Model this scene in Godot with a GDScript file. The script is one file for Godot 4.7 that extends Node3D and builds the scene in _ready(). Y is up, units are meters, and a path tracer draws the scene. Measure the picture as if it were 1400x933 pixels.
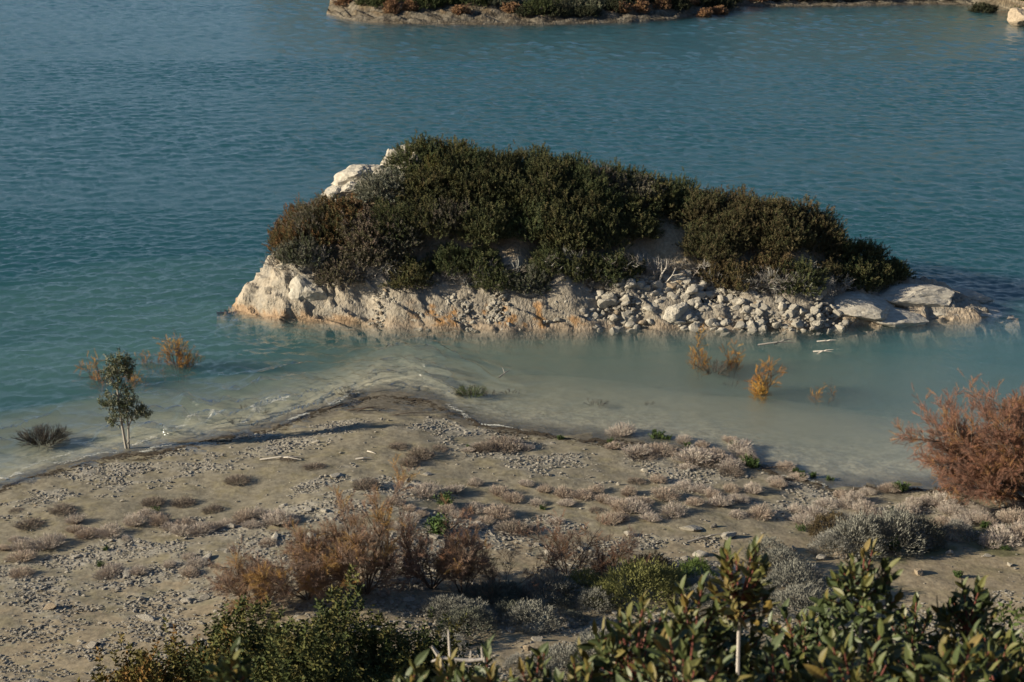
extends Node3D
# A reservoir shore in low winter sun: muddy beach, milky shallows, a scrub-covered rock islet and a farther shore.
# All places are metres: x to the right along the shore, z negative out over the lake, the lake's surface at y = 0.

var rng := RandomNumberGenerator.new()
var noise := FastNoiseLite.new()
var cells := FastNoiseLite.new()
var M := {}                                   # materials
var chips := []                               # angular broken stone shapes, shared
var stones := []                              # stone shapes, shared
var pebble_shape: ArrayMesh

# shoreline: z of the water's edge, one value for each metre of x from -26 to 26
const SHORE := [-42.52, -42.82, -43.12, -43.42, -43.72, -44.02, -44.32, -44.62, -44.92, -45.25, -46.51, -47.49, -48.40, -49.01, -49.52, -50.03, -50.57, -51.17, -51.97, -53.01, -54.19, -54.92, -55.00, -54.53, -53.13, -51.97, -51.45, -51.14, -50.83, -50.59, -50.33, -50.02, -49.57, -49.01, -48.29, -47.29, -46.64, -46.41, -46.38, -46.48, -46.64, -46.81, -46.99, -47.13, -47.24, -47.34, -47.44, -47.54, -47.64, -47.74, -47.84, -47.94, -48.04]
# islet: x, z of its front waterline, depth back to its far waterline, height of the rock ridge, width and height of the front bank
const ISLET := [[-12.6, -65.55, 0.2, -1.2, 0.1, 0.0], [-11.6, -65.55, 1.6, 0.5, 0.3, 0.4], [-11.0, -65.14, 4, 1.2, 0.6, 1.0], [-10.2, -64.75, 7, 2.0, 0.9, 1.6], [-9.2, -64.52, 9.5, 2.8, 1.0, 1.8], [-8, -64.37, 10.5, 4.0, 1.0, 1.8], [-6.4, -63.9, 11.5, 4.75, 1.1, 1.7], [-4.8, -63.5, 12.5, 5.3, 1.5, 1.7], [-3.2, -63.25, 13, 5.2, 1.8, 1.7], [0, -63.01, 13, 4.9, 1.9, 1.7], [2.5, -63.12, 13, 4.5, 1.7, 1.6], [5, -63.3, 12.5, 4.0, 2.0, 1.6], [6.9, -63.29, 12, 3.6, 2.2, 1.6], [10, -63.04, 11, 3.3, 2.2, 1.4], [12.4, -62.99, 10, 3.0, 2.3, 1.2], [14.2, -63.37, 8.5, 1.9, 2.6, 0.9], [16.6, -64.04, 6.5, 1.1, 2.8, 0.8], [18.2, -64.26, 5, 0.75, 2.2, 0.55], [20, -64.57, 2.6, 0.35, 1.0, 0.25], [20.9, -64.6, 0.3, -1.0, 0.1, 0], [22.0, -64.6, 0.2, -1.5, 0.1, 0]]

func _ready():
	rng.seed = 7
	noise.noise_type = FastNoiseLite.TYPE_SIMPLEX
	noise.frequency = 1.0
	noise.fractal_type = FastNoiseLite.FRACTAL_NONE
	cells.noise_type = FastNoiseLite.TYPE_CELLULAR
	cells.cellular_return_type = FastNoiseLite.RETURN_DISTANCE2_SUB
	cells.frequency = 0.5
	camera_and_light()
	materials()
	build_ground()
	build_lake()
	build_islet()
	build_far_shores()
	shapes()
	far_plants()
	islet_plants()
	islet_stones()
	shore_stones()
	shore_tufts()
	cushions()
	tamarisks()
	lake_tree()
	drowned_plants()
	green_plants()
	driftwood()
	slope_shrubs()
	broadleaf_shrubs()

func camera_and_light():
	var cam := Camera3D.new()
	cam.name = "camera"
	add_child(cam)
	cam.position = Vector3(0, 20, 0)
	cam.rotation_degrees = Vector3(-18.05, 0, 0)
	cam.fov = 24.0
	cam.far = 3000.0
	cam.current = true
	var lens := CameraAttributesPhysical.new()
	lens.frustum_focal_length = 12.0 / tan(deg_to_rad(12.0))
	lens.frustum_focus_distance = 58.0
	lens.frustum_far = 3000.0
	lens.exposure_aperture = 6.3
	cam.attributes = lens
	var env := Environment.new()
	env.background_mode = Environment.BG_SKY
	env.tonemap_mode = Environment.TONE_MAPPER_LINEAR
	env.tonemap_exposure = 1.8
	env.volumetric_fog_enabled = true
	env.volumetric_fog_density = 0.0
	env.sdfgi_enabled = true
	env.ssao_enabled = true
	env.ssil_enabled = true
	var air := ProceduralSkyMaterial.new()
	air.sky_top_color = Color(0.195, 0.285, 0.405)
	air.sky_horizon_color = Color(0.51, 0.59, 0.645)
	air.sky_curve = 0.14
	air.ground_bottom_color = Color(0.2, 0.19, 0.17)
	air.ground_horizon_color = Color(0.42, 0.45, 0.48)
	var sky := Sky.new()
	sky.sky_material = air
	env.sky = sky
	var world := WorldEnvironment.new()
	world.name = "environment"
	world.environment = env
	add_child(world)
	var sun := DirectionalLight3D.new()
	sun.name = "sun"
	sun.light_energy = 1.55
	sun.light_angular_distance = 0.5
	sun.light_color = Color(1.0, 0.945, 0.84)
	sun.shadow_enabled = true
	add_child(sun)
	sun.look_at_from_position(Vector3.ZERO, Vector3(7.0, -2.45, -1.2))

# ---------------------------------------------------------------- helpers

func lin(r: float, g: float, b: float) -> Color:
	return Color(r, g, b).linear_to_srgb()

func noise_map(size: int, freq: float, octaves: int, lo: Color, hi: Color, seed_: int, normal := false, bump := 4.0) -> NoiseTexture2D:
	var f := FastNoiseLite.new()
	f.noise_type = FastNoiseLite.TYPE_SIMPLEX
	f.frequency = freq
	f.fractal_octaves = octaves
	f.fractal_gain = 0.6
	f.seed = seed_
	var t := NoiseTexture2D.new()
	t.width = size
	t.height = size
	t.seamless = true
	t.noise = f
	if normal:
		t.as_normal_map = true
		t.bump_strength = bump
	else:
		var g := Gradient.new()
		g.set_color(0, lo)
		g.set_color(1, hi)
		t.color_ramp = g
	return t

func earth_material(key: String, tile: float, relief: float, lo: Color, hi: Color, seed_: int, rough := 0.95):
	var m := StandardMaterial3D.new()
	m.vertex_color_use_as_albedo = true
	m.roughness = rough
	m.metallic_specular = 0.3
	m.uv1_triplanar = true
	m.uv1_world_triplanar = true
	m.uv1_scale = Vector3.ONE / tile
	m.albedo_texture = noise_map(1024, 0.012, 7, lo, hi, seed_)
	m.heightmap_enabled = true
	m.heightmap_texture = noise_map(1024, 0.016, 7, Color.BLACK, Color.WHITE, seed_ + 5)
	m.heightmap_scale = relief
	M[key] = m

func plain(key: String, c: Color, rough := 0.9, backlight := 0.0):
	var m := StandardMaterial3D.new()
	m.albedo_color = c
	m.roughness = rough
	m.metallic_specular = 0.35
	if backlight > 0.0:
		m.backlight_enabled = true
		m.backlight = Color(backlight, backlight, backlight)
	M[key] = m

func tinted(key: String, rough := 0.9, backlight := 0.0):
	plain(key, Color.WHITE, rough, backlight)
	M[key].vertex_color_use_as_albedo = true

func materials():
	earth_material("ground", 5.0, 1.1, Color(0.74, 0.73, 0.72), Color(1, 1, 1), 3)
	earth_material("rock", 3.1, 6.0, Color(0.7, 0.68, 0.66), Color(1, 1, 1), 11)
	earth_material("far_ground", 9.0, 12.0, Color(0.4, 0.4, 0.4), Color(1, 1, 1), 23)
	var water := StandardMaterial3D.new()
	water.transparency = BaseMaterial3D.TRANSPARENCY_ALPHA
	water.albedo_color = Color(0.25, 0.4, 0.4, 0.04)
	water.roughness = 0.1
	water.normal_enabled = true
	water.normal_texture = noise_map(1024, 0.02, 4, Color.BLACK, Color.WHITE, 31, true, 5.0)
	water.normal_scale = 0.8
	water.uv1_triplanar = true
	water.uv1_world_triplanar = true
	water.uv1_scale = Vector3(0.27, 0.27, 0.44)
	M.water = water
	for k in 4:
		var c: Color = [lin(0.58, 0.55, 0.48), lin(0.46, 0.43, 0.375), lin(0.6, 0.57, 0.5), lin(0.48, 0.4, 0.3)][k]
		var m := StandardMaterial3D.new()
		m.albedo_color = c
		m.roughness = 0.95
		m.metallic_specular = 0.3
		m.uv1_triplanar = true
		m.uv1_scale = Vector3.ONE * 0.7
		m.albedo_texture = M.rock.albedo_texture
		m.heightmap_enabled = true
		m.heightmap_texture = M.rock.heightmap_texture
		m.heightmap_scale = 3.0
		M["stone_%d" % k] = m
	tinted("plant", 0.85, 0.25)
	tinted("twig", 0.95)
	tinted("twig_dull", 0.95)
	M.twig_dull.albedo_color = lin(0.5, 0.475, 0.45)
	tinted("twig_warm", 0.95)
	M.twig_warm.albedo_color = lin(0.92, 0.87, 0.82)
	plain("bark_dark", lin(0.1, 0.078, 0.062))
	plain("bark_grey", lin(0.3, 0.28, 0.25))
	plain("driftwood", lin(0.5, 0.46, 0.4))
	plain("wrack", lin(0.06, 0.048, 0.035))
	plain("foam", lin(0.62, 0.62, 0.56), 0.7)
	var leaf_mottle := noise_map(256, 0.03, 4, Color(0.74, 0.7, 0.58), Color(1, 1, 1), 71)
	for k in 5:
		var c: Color = [lin(0.074, 0.106, 0.044), lin(0.104, 0.132, 0.05), lin(0.142, 0.15, 0.053), lin(0.165, 0.145, 0.046), lin(0.21, 0.16, 0.05)][k]
		plain("leaf_%d" % k, c, 0.5, 0.25)
		M["leaf_%d" % k].albedo_texture = leaf_mottle
		M["leaf_%d" % k].uv1_triplanar = true
		M["leaf_%d" % k].uv1_scale = Vector3.ONE * 0.8
		M["leaf_%d" % k].metallic_specular = 0.45
	plain("bark_red", lin(0.2, 0.07, 0.055), 0.7)
	plain("bark_pale", lin(0.5, 0.46, 0.42), 0.8)

func tag(o: Node, label: String, category: String, group := ""):
	o.set_meta("label", label)
	o.set_meta("category", category)
	if group != "":
		o.set_meta("group", group)

func kind(o: Node, k: String):
	o.set_meta("kind", k)

func thing(called: String, at: Vector3, label: String, category: String, group := "") -> Node3D:
	var o := Node3D.new()
	o.name = called
	o.position = at
	tag(o, label, category, group)
	add_child(o, true)
	return o

func mesh_node(called: String, mesh: Mesh, m: Material, parent: Node = self) -> MeshInstance3D:
	var o := MeshInstance3D.new()
	o.name = called
	o.mesh = mesh
	o.material_override = m
	parent.add_child(o, true)
	return o

func many(called: String, mesh: Mesh, m: Material, places: Array, colors: Array, parent: Node = self) -> MultiMeshInstance3D:
	var mm := MultiMesh.new()
	mm.transform_format = MultiMesh.TRANSFORM_3D
	mm.use_colors = colors.size() > 0
	mm.mesh = mesh
	mm.instance_count = places.size()
	for i in places.size():
		mm.set_instance_transform(i, places[i])
		if mm.use_colors:
			mm.set_instance_color(i, colors[i])
	var o := MultiMeshInstance3D.new()
	o.name = called
	o.multimesh = mm
	o.material_override = m
	kind(o, "stuff")   # leaves and twigs past counting
	parent.add_child(o, true)
	return o

func soup(v: PackedVector3Array, c := PackedColorArray()) -> ArrayMesh:
	var a := []
	a.resize(Mesh.ARRAY_MAX)
	a[Mesh.ARRAY_VERTEX] = v
	if c.size() == v.size():
		a[Mesh.ARRAY_COLOR] = c
	var m := ArrayMesh.new()
	m.add_surface_from_arrays(Mesh.PRIMITIVE_TRIANGLES, a)
	return m

func sheet(v: PackedVector3Array, nu: int, nv: int, c := PackedColorArray()) -> ArrayMesh:
	# a grid of nu x nv points as a smooth surface
	var idx := PackedInt32Array()
	idx.resize((nu - 1) * (nv - 1) * 6)
	var k := 0
	for j in nv - 1:
		for i in nu - 1:
			var a := j * nu + i
			idx[k] = a; idx[k + 1] = a + nu; idx[k + 2] = a + 1
			idx[k + 3] = a + 1; idx[k + 4] = a + nu; idx[k + 5] = a + nu + 1
			k += 6
	var normal := PackedVector3Array()
	normal.resize(v.size())
	for j in nv:
		for i in nu:
			var du := v[j * nu + mini(i + 1, nu - 1)] - v[j * nu + maxi(i - 1, 0)]
			var dv := v[mini(j + 1, nv - 1) * nu + i] - v[maxi(j - 1, 0) * nu + i]
			normal[j * nu + i] = du.cross(dv).normalized()
	var a := []
	a.resize(Mesh.ARRAY_MAX)
	a[Mesh.ARRAY_VERTEX] = v
	a[Mesh.ARRAY_NORMAL] = normal
	a[Mesh.ARRAY_INDEX] = idx
	if c.size() == v.size():
		a[Mesh.ARRAY_COLOR] = c
	var m := ArrayMesh.new()
	m.add_surface_from_arrays(Mesh.PRIMITIVE_TRIANGLES, a)
	return m

func side_of(d: Vector3) -> Vector3:
	var s := d.cross(Vector3(rng.randf_range(-1, 1), rng.randf_range(-1, 1), rng.randf_range(-1, 1)))
	return s.normalized() if s.length() > 0.01 else Vector3.RIGHT

func any_way() -> Vector3:
	var y := rng.randf_range(-1, 1)
	var a := rng.randf() * TAU
	return Vector3(sqrt(1 - y * y) * cos(a), y, sqrt(1 - y * y) * sin(a))

func blade(v: PackedVector3Array, p: Vector3, d: Vector3, length: float, width: float):
	var s := side_of(d) * width * 0.5
	v.append(p - s); v.append(p + s); v.append(p + d * length)

func diamond(v: PackedVector3Array, p: Vector3, d: Vector3, length: float, width: float):
	var s := side_of(d) * width * 0.5
	var q := p + d * length * 0.45
	v.append(p); v.append(q + s); v.append(p + d * length)
	v.append(p); v.append(p + d * length); v.append(q - s)

func tube(v: PackedVector3Array, a: Vector3, b: Vector3, ra: float, rb: float, n := 5):
	var d := (b - a).normalized()
	var s := d.cross(Vector3.UP if absf(d.y) < 0.9 else Vector3.RIGHT).normalized()
	var t := d.cross(s)
	for i in n:
		var u := s * cos(TAU * i / n) + t * sin(TAU * i / n)
		var w := s * cos(TAU * (i + 1) / n) + t * sin(TAU * (i + 1) / n)
		v.append(a + u * ra); v.append(b + u * rb); v.append(a + w * ra)
		v.append(a + w * ra); v.append(b + u * rb); v.append(b + w * rb)

func along(d: Vector3, spin := true) -> Basis:
	# a turn that lays +y along d
	var y := d.normalized()
	var x := y.cross(Vector3(0.31, 0.17, 0.93)).normalized()
	var b := Basis(x, y, x.cross(y))
	return b * Basis(Vector3.UP, rng.randf() * TAU) if spin else b

func shade_of(colors: Array, wobble := 0.16) -> Color:
	# one of some colours of a kind of plant, each leaf spray a little different
	var c: Color = colors[rng.randi() % colors.size()]
	var k := 1.0 + rng.randf_range(-wobble, wobble)
	return Color(c.r * k * (1 + rng.randf_range(-0.06, 0.06)), c.g * k, c.b * k)

func ball(levels: int) -> Array:
	var t := (1.0 + sqrt(5.0)) / 2.0
	var v := []
	for p in [[-1, t, 0], [1, t, 0], [-1, -t, 0], [1, -t, 0], [0, -1, t], [0, 1, t], [0, -1, -t], [0, 1, -t], [t, 0, -1], [t, 0, 1], [-t, 0, -1], [-t, 0, 1]]:
		v.append(Vector3(p[0], p[1], p[2]).normalized())
	var f := [[0, 11, 5], [0, 5, 1], [0, 1, 7], [0, 7, 10], [0, 10, 11], [1, 5, 9], [5, 11, 4], [11, 10, 2], [10, 7, 6], [7, 1, 8], [3, 9, 4], [3, 4, 2], [3, 2, 6], [3, 6, 8], [3, 8, 9], [4, 9, 5], [2, 4, 11], [6, 2, 10], [8, 6, 7], [9, 8, 1]]
	for l in levels:
		var mid := {}
		var g := []
		for q in f:
			var m := []
			for e in 3:
				var a: int = q[e]
				var b: int = q[(e + 1) % 3]
				var key := Vector2i(mini(a, b), maxi(a, b))
				if not mid.has(key):
					mid[key] = v.size()
					v.append(((v[a] + v[b]) * 0.5).normalized())
				m.append(mid[key])
			g.append([q[0], m[0], m[2]]); g.append([q[1], m[1], m[0]]); g.append([q[2], m[2], m[1]]); g.append(m)
		f = g
	return [v, f]

func rock_shape(levels: int, cuts: int, bumps: float, depth := 0.35) -> ArrayMesh:
	# a ball cut by random planes and roughened: a broken stone about 1 across
	var b := ball(levels)
	var planes := []
	for k in cuts:
		planes.append([any_way(), rng.randf_range(1.0 - depth, 0.92)])
	var off := Vector3(rng.randf(), rng.randf(), rng.randf()) * 40.0
	var pts := []
	for p: Vector3 in b[0]:
		var q := p
		for c in planes:
			var over: float = q.dot(c[0]) - c[1]
			if over > 0.0:
				q -= c[0] * over * 0.97
		q *= 1.0 + bumps * (noise.get_noise_3dv(p * 1.7 + off) + 0.6 * noise.get_noise_3dv(p * 4.5 + off) - 0.5 * absf(noise.get_noise_3dv(p * 8.0 + off)))
		pts.append(q * 0.5)
	var v := PackedVector3Array()
	for f in b[1]:
		v.append(pts[f[0]]); v.append(pts[f[2]]); v.append(pts[f[1]])
	return soup(v)

# ---------------------------------------------------------------- the land

func shore_z(x: float) -> float:
	var u := clampf(x + 26.0, 0.0, 51.999)
	var i := int(u)
	var z: float = lerpf(SHORE[i], SHORE[i + 1], u - i)
	return z

func land(x: float, z: float) -> float:
	var d := z - shore_z(x)
	var b := 0.0
	if d >= 0.0:
		b = (0.05 - 0.035 * exp(-pow((x + 4.3) / 2.2, 2.0)) * (1.0 - smoothstep(1.5, 3.0, d))) * minf(d, 9.0) + 0.085 * maxf(d - 9.0, 0.0) + 0.07 * sin(x * 0.7 + 1.3) * sin(z * 0.9 + 0.5) * smoothstep(1.0, 5.0, d)
	else:
		var t := -d
		var lf := 1.0 - smoothstep(-9.0, -3.0, x)
		b = lerpf(0.035 * t + 0.0045 * t * t, 0.05 * t + 0.007 * t * t, lf)
		b *= 1.0 - 0.8 * exp(-pow((x + 4.3) / 2.6, 2.0)) * exp(-pow(t / 3.0, 2.0))
		b = -minf(b, 6.2)
	var hill := 18.2 + 0.54 * minf(z, 12.0)
	var q := maxf(1.5 - absf(b - hill), 0.0) / 1.5
	return maxf(b, hill) + q * q * 0.375

func stony(x: float, z: float) -> float:
	# how stony the ground is, 0 bare mud to 1 rubble: a ridge of gravel near the water's edge, a stone slope higher up
	var d := z - shore_z(x)
	var n := noise.get_noise_2d(x * 0.32 + 5.0, z * 0.5) * 0.8 + noise.get_noise_2d(x * 1.1, z * 1.5 + 9.0) * 0.35
	# left of the spit a gravel ridge runs behind the water's edge; behind it lies bare mud, then the stone slope
	var east := smoothstep(-4.0, 4.0, x)
	var ridge := smoothstep(0.5, 1.3, d + n * 0.8 - 1.8 * exp(-pow((x + 4.3) / 2.2, 2.0))) * (1.0 - smoothstep(lerpf(3.6, 4.2, east), lerpf(4.6, 5.2, east), d + n * 1.3))
	ridge *= lerpf(0.95, 0.6, east)
	var slope := smoothstep(lerpf(7.7, 8.0, east), lerpf(8.6, 8.8, east), d + n * 0.9)
	return clampf(maxf(ridge * (0.6 + n * 1.2), slope * (0.66 + n * 1.15)), 0.0, 1.0)

func build_ground():
	var xs := []
	for x in [-420.0, -260.0, -160.0, -100.0, -70.0, -50.0, -38.0, -30.0]:
		xs.append(x)
	for i in 361:
		xs.append(-23.4 + i * 0.13)
	for x in [30.0, 38.0, 50.0, 70.0, 100.0, 160.0, 260.0, 420.0]:
		xs.append(x)
	var zz := [60.0, 40.0, 25.0, 14.0]
	for i in 44:
		zz.append(12.0 - i)
	for i in 215:
		zz.append(-31.5 - i * 0.13)
	for z in [-60.5, -62.0, -64.0, -67.0, -70.0, -74.0, -80.0, -90.0, -110.0, -150.0, -220.0, -330.0, -500.0, -800.0]:
		zz.append(z)
	var v := PackedVector3Array()
	var c := PackedColorArray()
	for z: float in zz:
		for x: float in xs:
			var y := land(x, z)
			var d := z - shore_z(x)
			var s := stony(x, z)
			if d > -8.0 and z < -25.0:
				y += 0.02 * noise.get_noise_2d(x * 0.7, z * 0.9) + (0.002 + 0.022 * s) * noise.get_noise_2d(x * 3.3, z * 3.3)
			v.append(Vector3(x, y, z))
			# mud, rubble, tan earth of the slope, green film, wet edge, lake bed: each with its own ragged outline
			var n := noise.get_noise_2d(x * 0.8 + 31.0, z * 0.8) * 0.6 + noise.get_noise_2d(x * 2.7, z * 2.7 + 7.0) * 0.4
			var col := Color(0.305, 0.272, 0.2).lerp(Color(0.4, 0.375, 0.315), s)
			var tan_part := smoothstep(-0.25, 0.35, n + (x - 1.0) * 0.09 + (z + 41.5) * 0.22)
			col = col.lerp(Color(0.37, 0.305, 0.21), tan_part * smoothstep(-44.0, -41.0, z) * 0.85)
			var green := smoothstep(0.05, 0.4, noise.get_noise_2d(x * 0.35 + 2.0, z * 0.6 + 4.0) + n * 0.3) * smoothstep(8.0, 11.0, x) * smoothstep(-44.5, -42.5, z) * (1.0 - smoothstep(-40.8, -39.6, z))
			col = col.lerp(Color(0.14, 0.145, 0.07), green * 0.8)
			col = col.lerp(Color(0.3, 0.26, 0.15), smoothstep(0.1, 0.5, -n) * 0.4)
			var wet := 1.0 - smoothstep(0.12, 0.3, d - 0.55 * n - 0.1 - 1.9 * exp(-pow((x + 4.0) / 1.9, 2.0)))
			col = col.lerp(Color(0.165, 0.15, 0.12), wet * 0.85)
			if d < 0.0:
				col = col.lerp(Color(0.5, 0.48, 0.36), smoothstep(0.3, 1.8, -d))
			c.append(col)
	var o := mesh_node("ground", sheet(v, xs.size(), zz.size(), c), M.ground)
	kind(o, "structure")

# ---------------------------------------------------------------- the lake

func calm(x: float, z: float) -> float:
	# the islet and the spit shelter the channel behind them
	var lee := smoothstep(-5.0, 2.0, x) * smoothstep(-66.0, -62.0, z)
	return 1.0 - 0.82 * lee - 0.35 * smoothstep(8.0, 24.0, x) * smoothstep(-95.0, -70.0, z) * (1.0 - lee)

func wave(x: float, z: float) -> float:
	var k := calm(x, z) * (1.0 + 0.28 * noise.get_noise_2d(x * 0.025 + 3.0, z * 0.045))
	var h := k * 0.045 * noise.get_noise_2d(x * 0.4 + z * 0.08, z * 0.8)
	h += k * 0.034 * noise.get_noise_2d(x * 1.15 + z * 0.3, z * 2.0 + 40.0)
	h += (0.15 + 0.85 * k) * 0.018 * noise.get_noise_2d(x * 2.7 + z * 0.5, z * 3.9 + 80.0)
	var d := shore_z(x) - z
	if d < 9.0 and d > -1.0 and x < 2.0:
		var ph := d / 1.5 + 0.9 * noise.get_noise_2d(x * 0.16, 1.0) + 0.25 * noise.get_noise_2d(x * 0.7, z * 0.7)
		var crest := pow(0.5 + 0.5 * cos(TAU * ph), 5.0)
		var part := smoothstep(-0.25, 0.3, noise.get_noise_2d(x * 0.18 + 17.0, floor(ph + 0.5) * 5.3))
		h += 0.3 * crest * part * smoothstep(0.1, 1.2, d) * (1.0 - smoothstep(4.5, 9.0, d)) * (1.0 - smoothstep(-4.0, 1.0, x))
	return h

func build_lake():
	var a := []
	var mesh := ArrayMesh.new()
	for patch in [[-32.0, 32.0, -40.0, -84.0, 0.125], [-54.0, 54.0, -84.0, -140.0, 0.25], [-80.0, 80.0, -140.0, -240.0, 0.5]]:
		var step: float = patch[4]
		var nu := int(round((patch[1] - patch[0]) / step)) + 1
		var nv := int(round((patch[2] - patch[3]) / step)) + 1
		var v := PackedVector3Array()
		v.resize(nu * nv)
		for j in nv:
			var z: float = patch[2] - j * step
			for i in nu:
				var x: float = patch[0] + i * step
				v[j * nu + i] = Vector3(x, wave(x, z), z)
		# the far edge of a fine patch meets the coarser patch beyond it
		for i in range(1, nu - 1, 2):
			var e := (nv - 1) * nu + i
			v[e] = (v[e - 1] + v[e + 1]) * 0.5
		var part := sheet(v, nu, nv)
		mesh.add_surface_from_arrays(Mesh.PRIMITIVE_TRIANGLES, part.surface_get_arrays(0))
	var rest := PackedVector3Array()
	for q in [[-500, -32, -30, -84], [32, 500, -30, -84], [-500, -54, -84, -140], [54, 500, -84, -140], [-500, -80, -140, -240], [80, 500, -140, -240], [-500, 500, -240, -800]]:
		rest.append_array(PackedVector3Array([Vector3(q[0], 0, q[2]), Vector3(q[0], 0, q[3]), Vector3(q[1], 0, q[2]), Vector3(q[1], 0, q[2]), Vector3(q[0], 0, q[3]), Vector3(q[1], 0, q[3])]))
	a.resize(Mesh.ARRAY_MAX)
	a[Mesh.ARRAY_VERTEX] = rest
	var up := PackedVector3Array()
	up.resize(rest.size())
	up.fill(Vector3.UP)
	a[Mesh.ARRAY_NORMAL] = up
	mesh.add_surface_from_arrays(Mesh.PRIMITIVE_TRIANGLES, a)
	var o := mesh_node("water", mesh, M.water)
	kind(o, "structure")
	# the water itself, cloudy with silt: light scatters in it and the bed shows only where it is thin
	var body := FogVolume.new()
	body.name = "lake_water"
	body.size = Vector3(1000, 7.0, 780)
	body.position = Vector3(0, -3.56, -415)
	var silt := FogMaterial.new()
	silt.density = 0.32
	silt.albedo = lin(0.05, 0.24, 0.28)
	body.material = silt
	kind(body, "structure")
	add_child(body)
	# paler silt stirred up over the shoals
	for s in [
		[3.121, -53.523, 14, 1.4, 8, 0, 0.4, 0],
		[-0.533, -55.046, 14, 1.2, 7, 0.1, 0.4, 0],
		[7.66, -52.43, 14, 1.4, 8, -0.1, 0.4, 0],
		[11.152, -50.694, 13, 1.4, 8, -0.1, 0.4, 0],
		[14.444, -49.057, 13, 1.4, 9, 0, 0.4, 0],
		[-4.378, -56.647, 12, 1.2, 7, 0.2, 0.3, 0],
		[-7.155, -54.658, 10, 1.2, 5, 0.25, 0.35, 0],
		[-9.564, -53.154, 9, 1.2, 4, 0.3, 0.35, 0],
		[-12.037, -51.376, 9, 1.2, 4, 0.3, 0.35, 0],
		[-14.367, -49.7, 9, 1.2, 4, 0.3, 0.35, 0],
		[-16.33, -48.119, 9, 1.2, 4, 0.3, 0.35, 0],
		[-10.804, -55.836, 16, 1.8, 6, 0.3, 0.2, 0],
		[-14.475, -53.154, 18, 2.0, 7, 0.3, 0.2, 0],
		[-18.231, -50.359, 18, 2.0, 8, 0.3, 0.2, 0],
		[0.0, -59.212, 26, 2.0, 10, 0, 0.18, 0],
		[10.804, -55.836, 26, 2.0, 14, 0, 0.18, 0],
		[-16.293, -58.334, 26, 3.0, 14, 0.2, 0.3, 1],
		[-12.215, -63.983, 20, 3.0, 14, 0.2, 0.25, 1],
		[-19.832, -65.022, 26, 3.0, 18, 0.1, 0.12, 1],
		[-15.053, -70.71, 22, 3, 16, 0, 0.12, 1],
		[5.772, -60.114, 30, 2, 9, 0, 0.12, 1],
		[16.855, -58.334, 24, 3, 18, 0, 0.25, 1],
		[20.443, -66.091, 16, 3, 16, 0, 0.15, 1],
	]:
		var f := FogVolume.new()
		f.name = "silt_water"
		f.shape = RenderingServer.FOG_VOLUME_SHAPE_ELLIPSOID
		f.size = Vector3(s[2], s[3], s[4])
		f.rotation.y = s[5]
		f.position = Vector3(s[0], -s[3] * 0.5 - 0.02, s[1])
		var fm := FogMaterial.new()
		fm.density = s[6]
		fm.albedo = lin(0.92, 0.92, 0.7) if s[7] == 0 else lin(0.32, 0.62, 0.55)
		f.material = fm
		kind(f, "structure")
		add_child(f, true)

# ---------------------------------------------------------------- the islet

func islet_at(x: float) -> Array:
	var i := 0
	while i < ISLET.size() - 2 and x > ISLET[i + 1][0]:
		i += 1
	var t := clampf((x - ISLET[i][0]) / (ISLET[i + 1][0] - ISLET[i][0]), 0.0, 1.0)
	var s := t * t * (3 - 2 * t) * 0.5 + t * 0.5
	var r := []
	for k in range(1, 6):
		r.append(lerpf(ISLET[i][k], ISLET[i + 1][k], s))
	return r    # front z, depth, ridge, bank width, bank height

func islet_height(x: float, s: float, p := []) -> float:
	# height of the rock s metres behind the front waterline
	if p.is_empty():
		p = islet_at(x)
	var w: float = p[1]
	var bw: float = minf(p[3], w * 0.4)
	var bh: float = minf(p[4] * (1.0 + 0.22 * noise.get_noise_2d(x * 0.35, 21.0)), p[2])
	var top: float = w * 0.5
	if s < 0.0:
		return s * 0.9
	if s < bw:
		var t := s / bw
		return bh * (1.0 - pow(1.0 - t, 1.7)) + 0.02
	if s < top:
		var t := (s - bw) / (top - bw)
		return lerpf(bh, p[2], sin(t * PI * 0.5)) + 0.02
	if s < w:
		var t := (s - top) / (w - top)
		return p[2] * (1.0 - t * t) + 0.02
	return (w - s) * 0.9

func islet_point(x: float, s: float) -> Vector3:
	var p := islet_at(x)
	return Vector3(x, islet_height(x, s, p), p[0] - s)

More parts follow.
